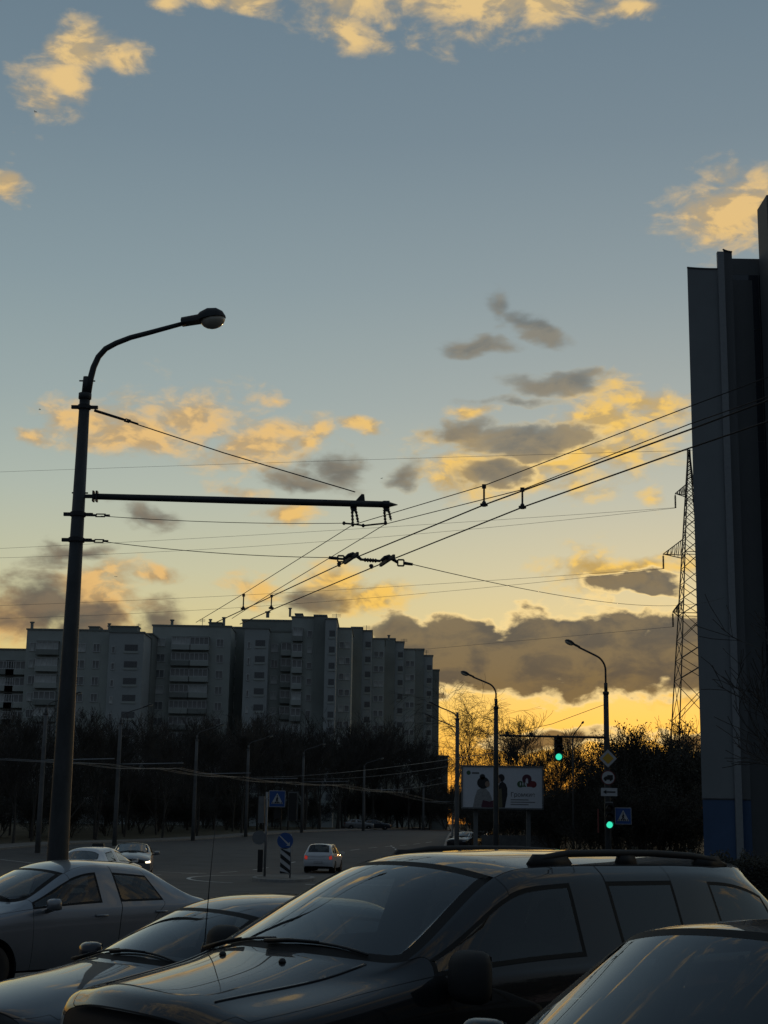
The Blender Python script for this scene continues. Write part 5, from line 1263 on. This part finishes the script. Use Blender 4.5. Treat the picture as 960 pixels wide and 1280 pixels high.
for i, (px, top, y) in enumerate([(596, 988, 138), (612, 990, 140), (628, 986, 137), (644, 990, 141), (660, 986, 138), (676, 984, 139)]):
    p = at(px, 1035, y); hgt = at(px, top, y).z - gz(y); tree(shrub[i % 3], 'shrub', 'dark shrub behind the billboard legs, %s' % ordw[i], (p.x, y, gz(y)), max(4, hgt), i * 2.3, 'shrubs behind the billboard legs', 'shrub', sz=hgt)
# wood to the right of the car park, seen mirrored in the sides of the parked cars
def wood():
    rnd = random.Random(17); V = []; F = []; mi = []
    for k in range(20):
        me = shrub[k % 3][1]; sc = rnd.uniform(8.0, 12.0) / shrub[k % 3][2]; a = rnd.uniform(0, 6.28); ca, sa = math.cos(a) * sc, math.sin(a) * sc; ox, oy = 56 + rnd.uniform(-4, 4), -58 + k * 4.6; n = len(V)
        V += [(v.co.x * ca - v.co.y * sa + ox, v.co.x * sa + v.co.y * ca + oy, v.co.z * sc) for v in me.vertices]; F += [tuple(i + n for i in q.vertices) for q in me.polygons]; mi += [q.material_index for q in me.polygons]
    me = bpy.data.meshes.new('wood'); me.from_pydata(V, [], F); me.materials.append(twig_m); me.materials.append(leaf_m); me.polygons.foreach_set('material_index', mi); me.update()
    tag(link('wood', me), 'dark wood beyond the car park, mirrored in the car sides', 'wood', kind='stuff')
wood()
# bare tree in front of the tall building, mostly out of the frame
p = at(1030, 1040, 52); tree(bare[1], 'bare_tree', 'bare tree with long twigs in front of the tall building', (p.x, 52, gz(52)), 11.5, .6)
# clipped hedge behind the large suv
def hedge():
    rnd = random.Random(9); a, c = at(790, 1060, 42), at(1010, 1060, 40); base = Vector((a.x, 42, gz(42)))
    t = thing('hedge', 'low dark hedge behind the rear of the large suv', 'hedge', base)
    b = MB(); L_ = c - a
    for k in range(16000):
        s = rnd.random(); h_ = rnd.random() ** .7 * (1.45 + .12 * math.sin(s * 40) + .06 * math.sin(s * 97)); w = rnd.uniform(-.55, .55); p = Vector((L_.x * s, L_.y * s + w, h_ + rnd.gauss(0, .06)))
        u = Vector((rnd.gauss(0, 1), rnd.gauss(0, 1), rnd.gauss(0, 1))).normalized() * .05; q = u.orthogonal().normalized() * .025; b.add([p - u, p + q, p + u, p - q], [(0, 1, 2, 3)])
    b.build('leaves', leaf_m, t)['kind'] = 'stuff'
    b = MB(); b.add([(0, -.35, -.1), (L_.x, L_.y - .35, -.1), (L_.x, L_.y + .35, -.1), (0, .35, -.1), (0, -.2, 1.05), (L_.x, L_.y - .2, 1.05), (L_.x, L_.y + .2, 1.05), (0, .2, 1.05)], [(0, 1, 5, 4), (1, 2, 6, 5), (2, 3, 7, 6), (3, 0, 4, 7), (4, 5, 6, 7)]); b.build('inner_branches', twig_m, t)
hedge()
# ------------------------------------------------------------------ traffic further off
def world_heading(dx, dy): return math.atan2(dy, dx)
lamp_on = mat('lit_headlamp', (.8, .8, .75), .2, var=.02, emit=(1.0, .85, .6), estr=3.0); tail_on = mat('lit_tail_lamp', (.5, .02, .02), .2, var=.02, emit=(1.0, .08, .05), estr=.22)
def relight(root, part, m):
    for ch in root.children:
        if ch.name.split('.')[0] == part: ch.data.materials[0] = m
def add_plate(root, x, z, m=sign_w, rear=True):
    b = MB(); b.box((0, 0, 0), (.012, .52, .115)); b.build('number_plate', m, root, False, (x, 0, z))
y = 88.5; p = at(404, 1086, y)
c, _ = build_car(spec_mpv(1.66, .895), 'people_carrier', 'white people carrier driving away beyond the traffic island', (p.x, y, gz(y)), world_heading(.10, 1), white_p, lvl=2)
add_plate(c, -2.235, .62); relight(c, 'tail_light', tail_on)
y = 47.5; p = at(124, 1080, y)
c, bv = build_car(spec_sedan(1.44), 'taxi', 'pale taxi with roof sign half hidden behind the silver saloon', (p.x, y, gz(y)), world_heading(.18, 1), white_p, lvl=2)
q = drop(bv, -.15, 0); b = MB(); b.box((0, 0, .05), (.14, .42, .12), taper=.8); b.box((0, 0, -.005), (.18, .5, .012)); b.build('taxi_sign', sign_k, c, False, q)
y = 64; p = at(165, 1080, y)
c, _ = build_car(spec_mpv(1.50, .85, -1.7), 'oncoming_hatchback', 'pale hatchback facing us with headlights lit behind the taxi', (p.x, y, gz(y)), world_heading(.12, -1), grey_p, lvl=2)
relight(c, 'headlight', lamp_on)
y = 118; p = at(581, 1046, y)
c, _ = build_car(spec_sedan(1.45), 'dark_saloon', 'dark car with bright glints between the two lamps', (p.x, y, gz(y)), world_heading(-.45, -1), black_p, lvl=2, interior=False)
y = 150; p = at(604, 1036, y)
c, _ = build_car(spec_mpv(1.5, .85, -1.7), 'distant_hatchback', 'distant car left of the lamp in front of the billboard', (p.x, y, gz(y)), world_heading(-.3, -1), grey_p, lvl=2, interior=False); relight(c, 'headlight', lamp_on)
for k, (px, y, hd, pm_, lab) in enumerate([(449, 212, (1, .15), grey_p, 'pale parked car under the far trees, left of two'), (470, 214, (1, .1), slate, 'dark parked car under the far trees, right of two')]):
    p = at(px, 1030, y); build_car(spec_sedan(1.45), 'parked_saloon', lab, (p.x, y, gz(y)), world_heading(*hd), pm_, 'cars parked under the far trees', lvl=1, interior=False)
# ------------------------------------------------------------------ small birds
bird_m = mat('bird_feathers', (.03, .03, .03), .8)
for k, (px, py, y, lab) in enumerate([(50, 512, 70, 'tiny bird in the sky left of the tall pole'), (145, 721, 80, 'tiny bird right of the tall pole above the apartments'), (44, 140, 60, 'tiny bird under the upper left cloud'), (477, 598, 80, 'tiny bird above the tip of the bracket arm')]):
    p = at(px, py, y); b = MB(); b.ell((0, 0, 0), (.11, .035, .035), 8, 6)
    for s in (1, -1): b.add([(.05, .01 * s, .02), (-.05, .01 * s, .02), (-.08, .16 * s, .07), (-.03, .26 * s, .03), (.03, .14 * s, .07)], [(0, 1, 2, 3, 4)])
    b.add([(-.08, .02, 0), (-.20, .045, 0), (-.20, -.045, 0), (-.08, -.02, 0)], [(0, 1, 2, 3)]); b.v = [tuple(.42 * q for q in v) for v in b.v]; tag(b.build('bird', bird_m, None, False, p, k * 1.3), lab, 'bird', 'birds in the evening sky')
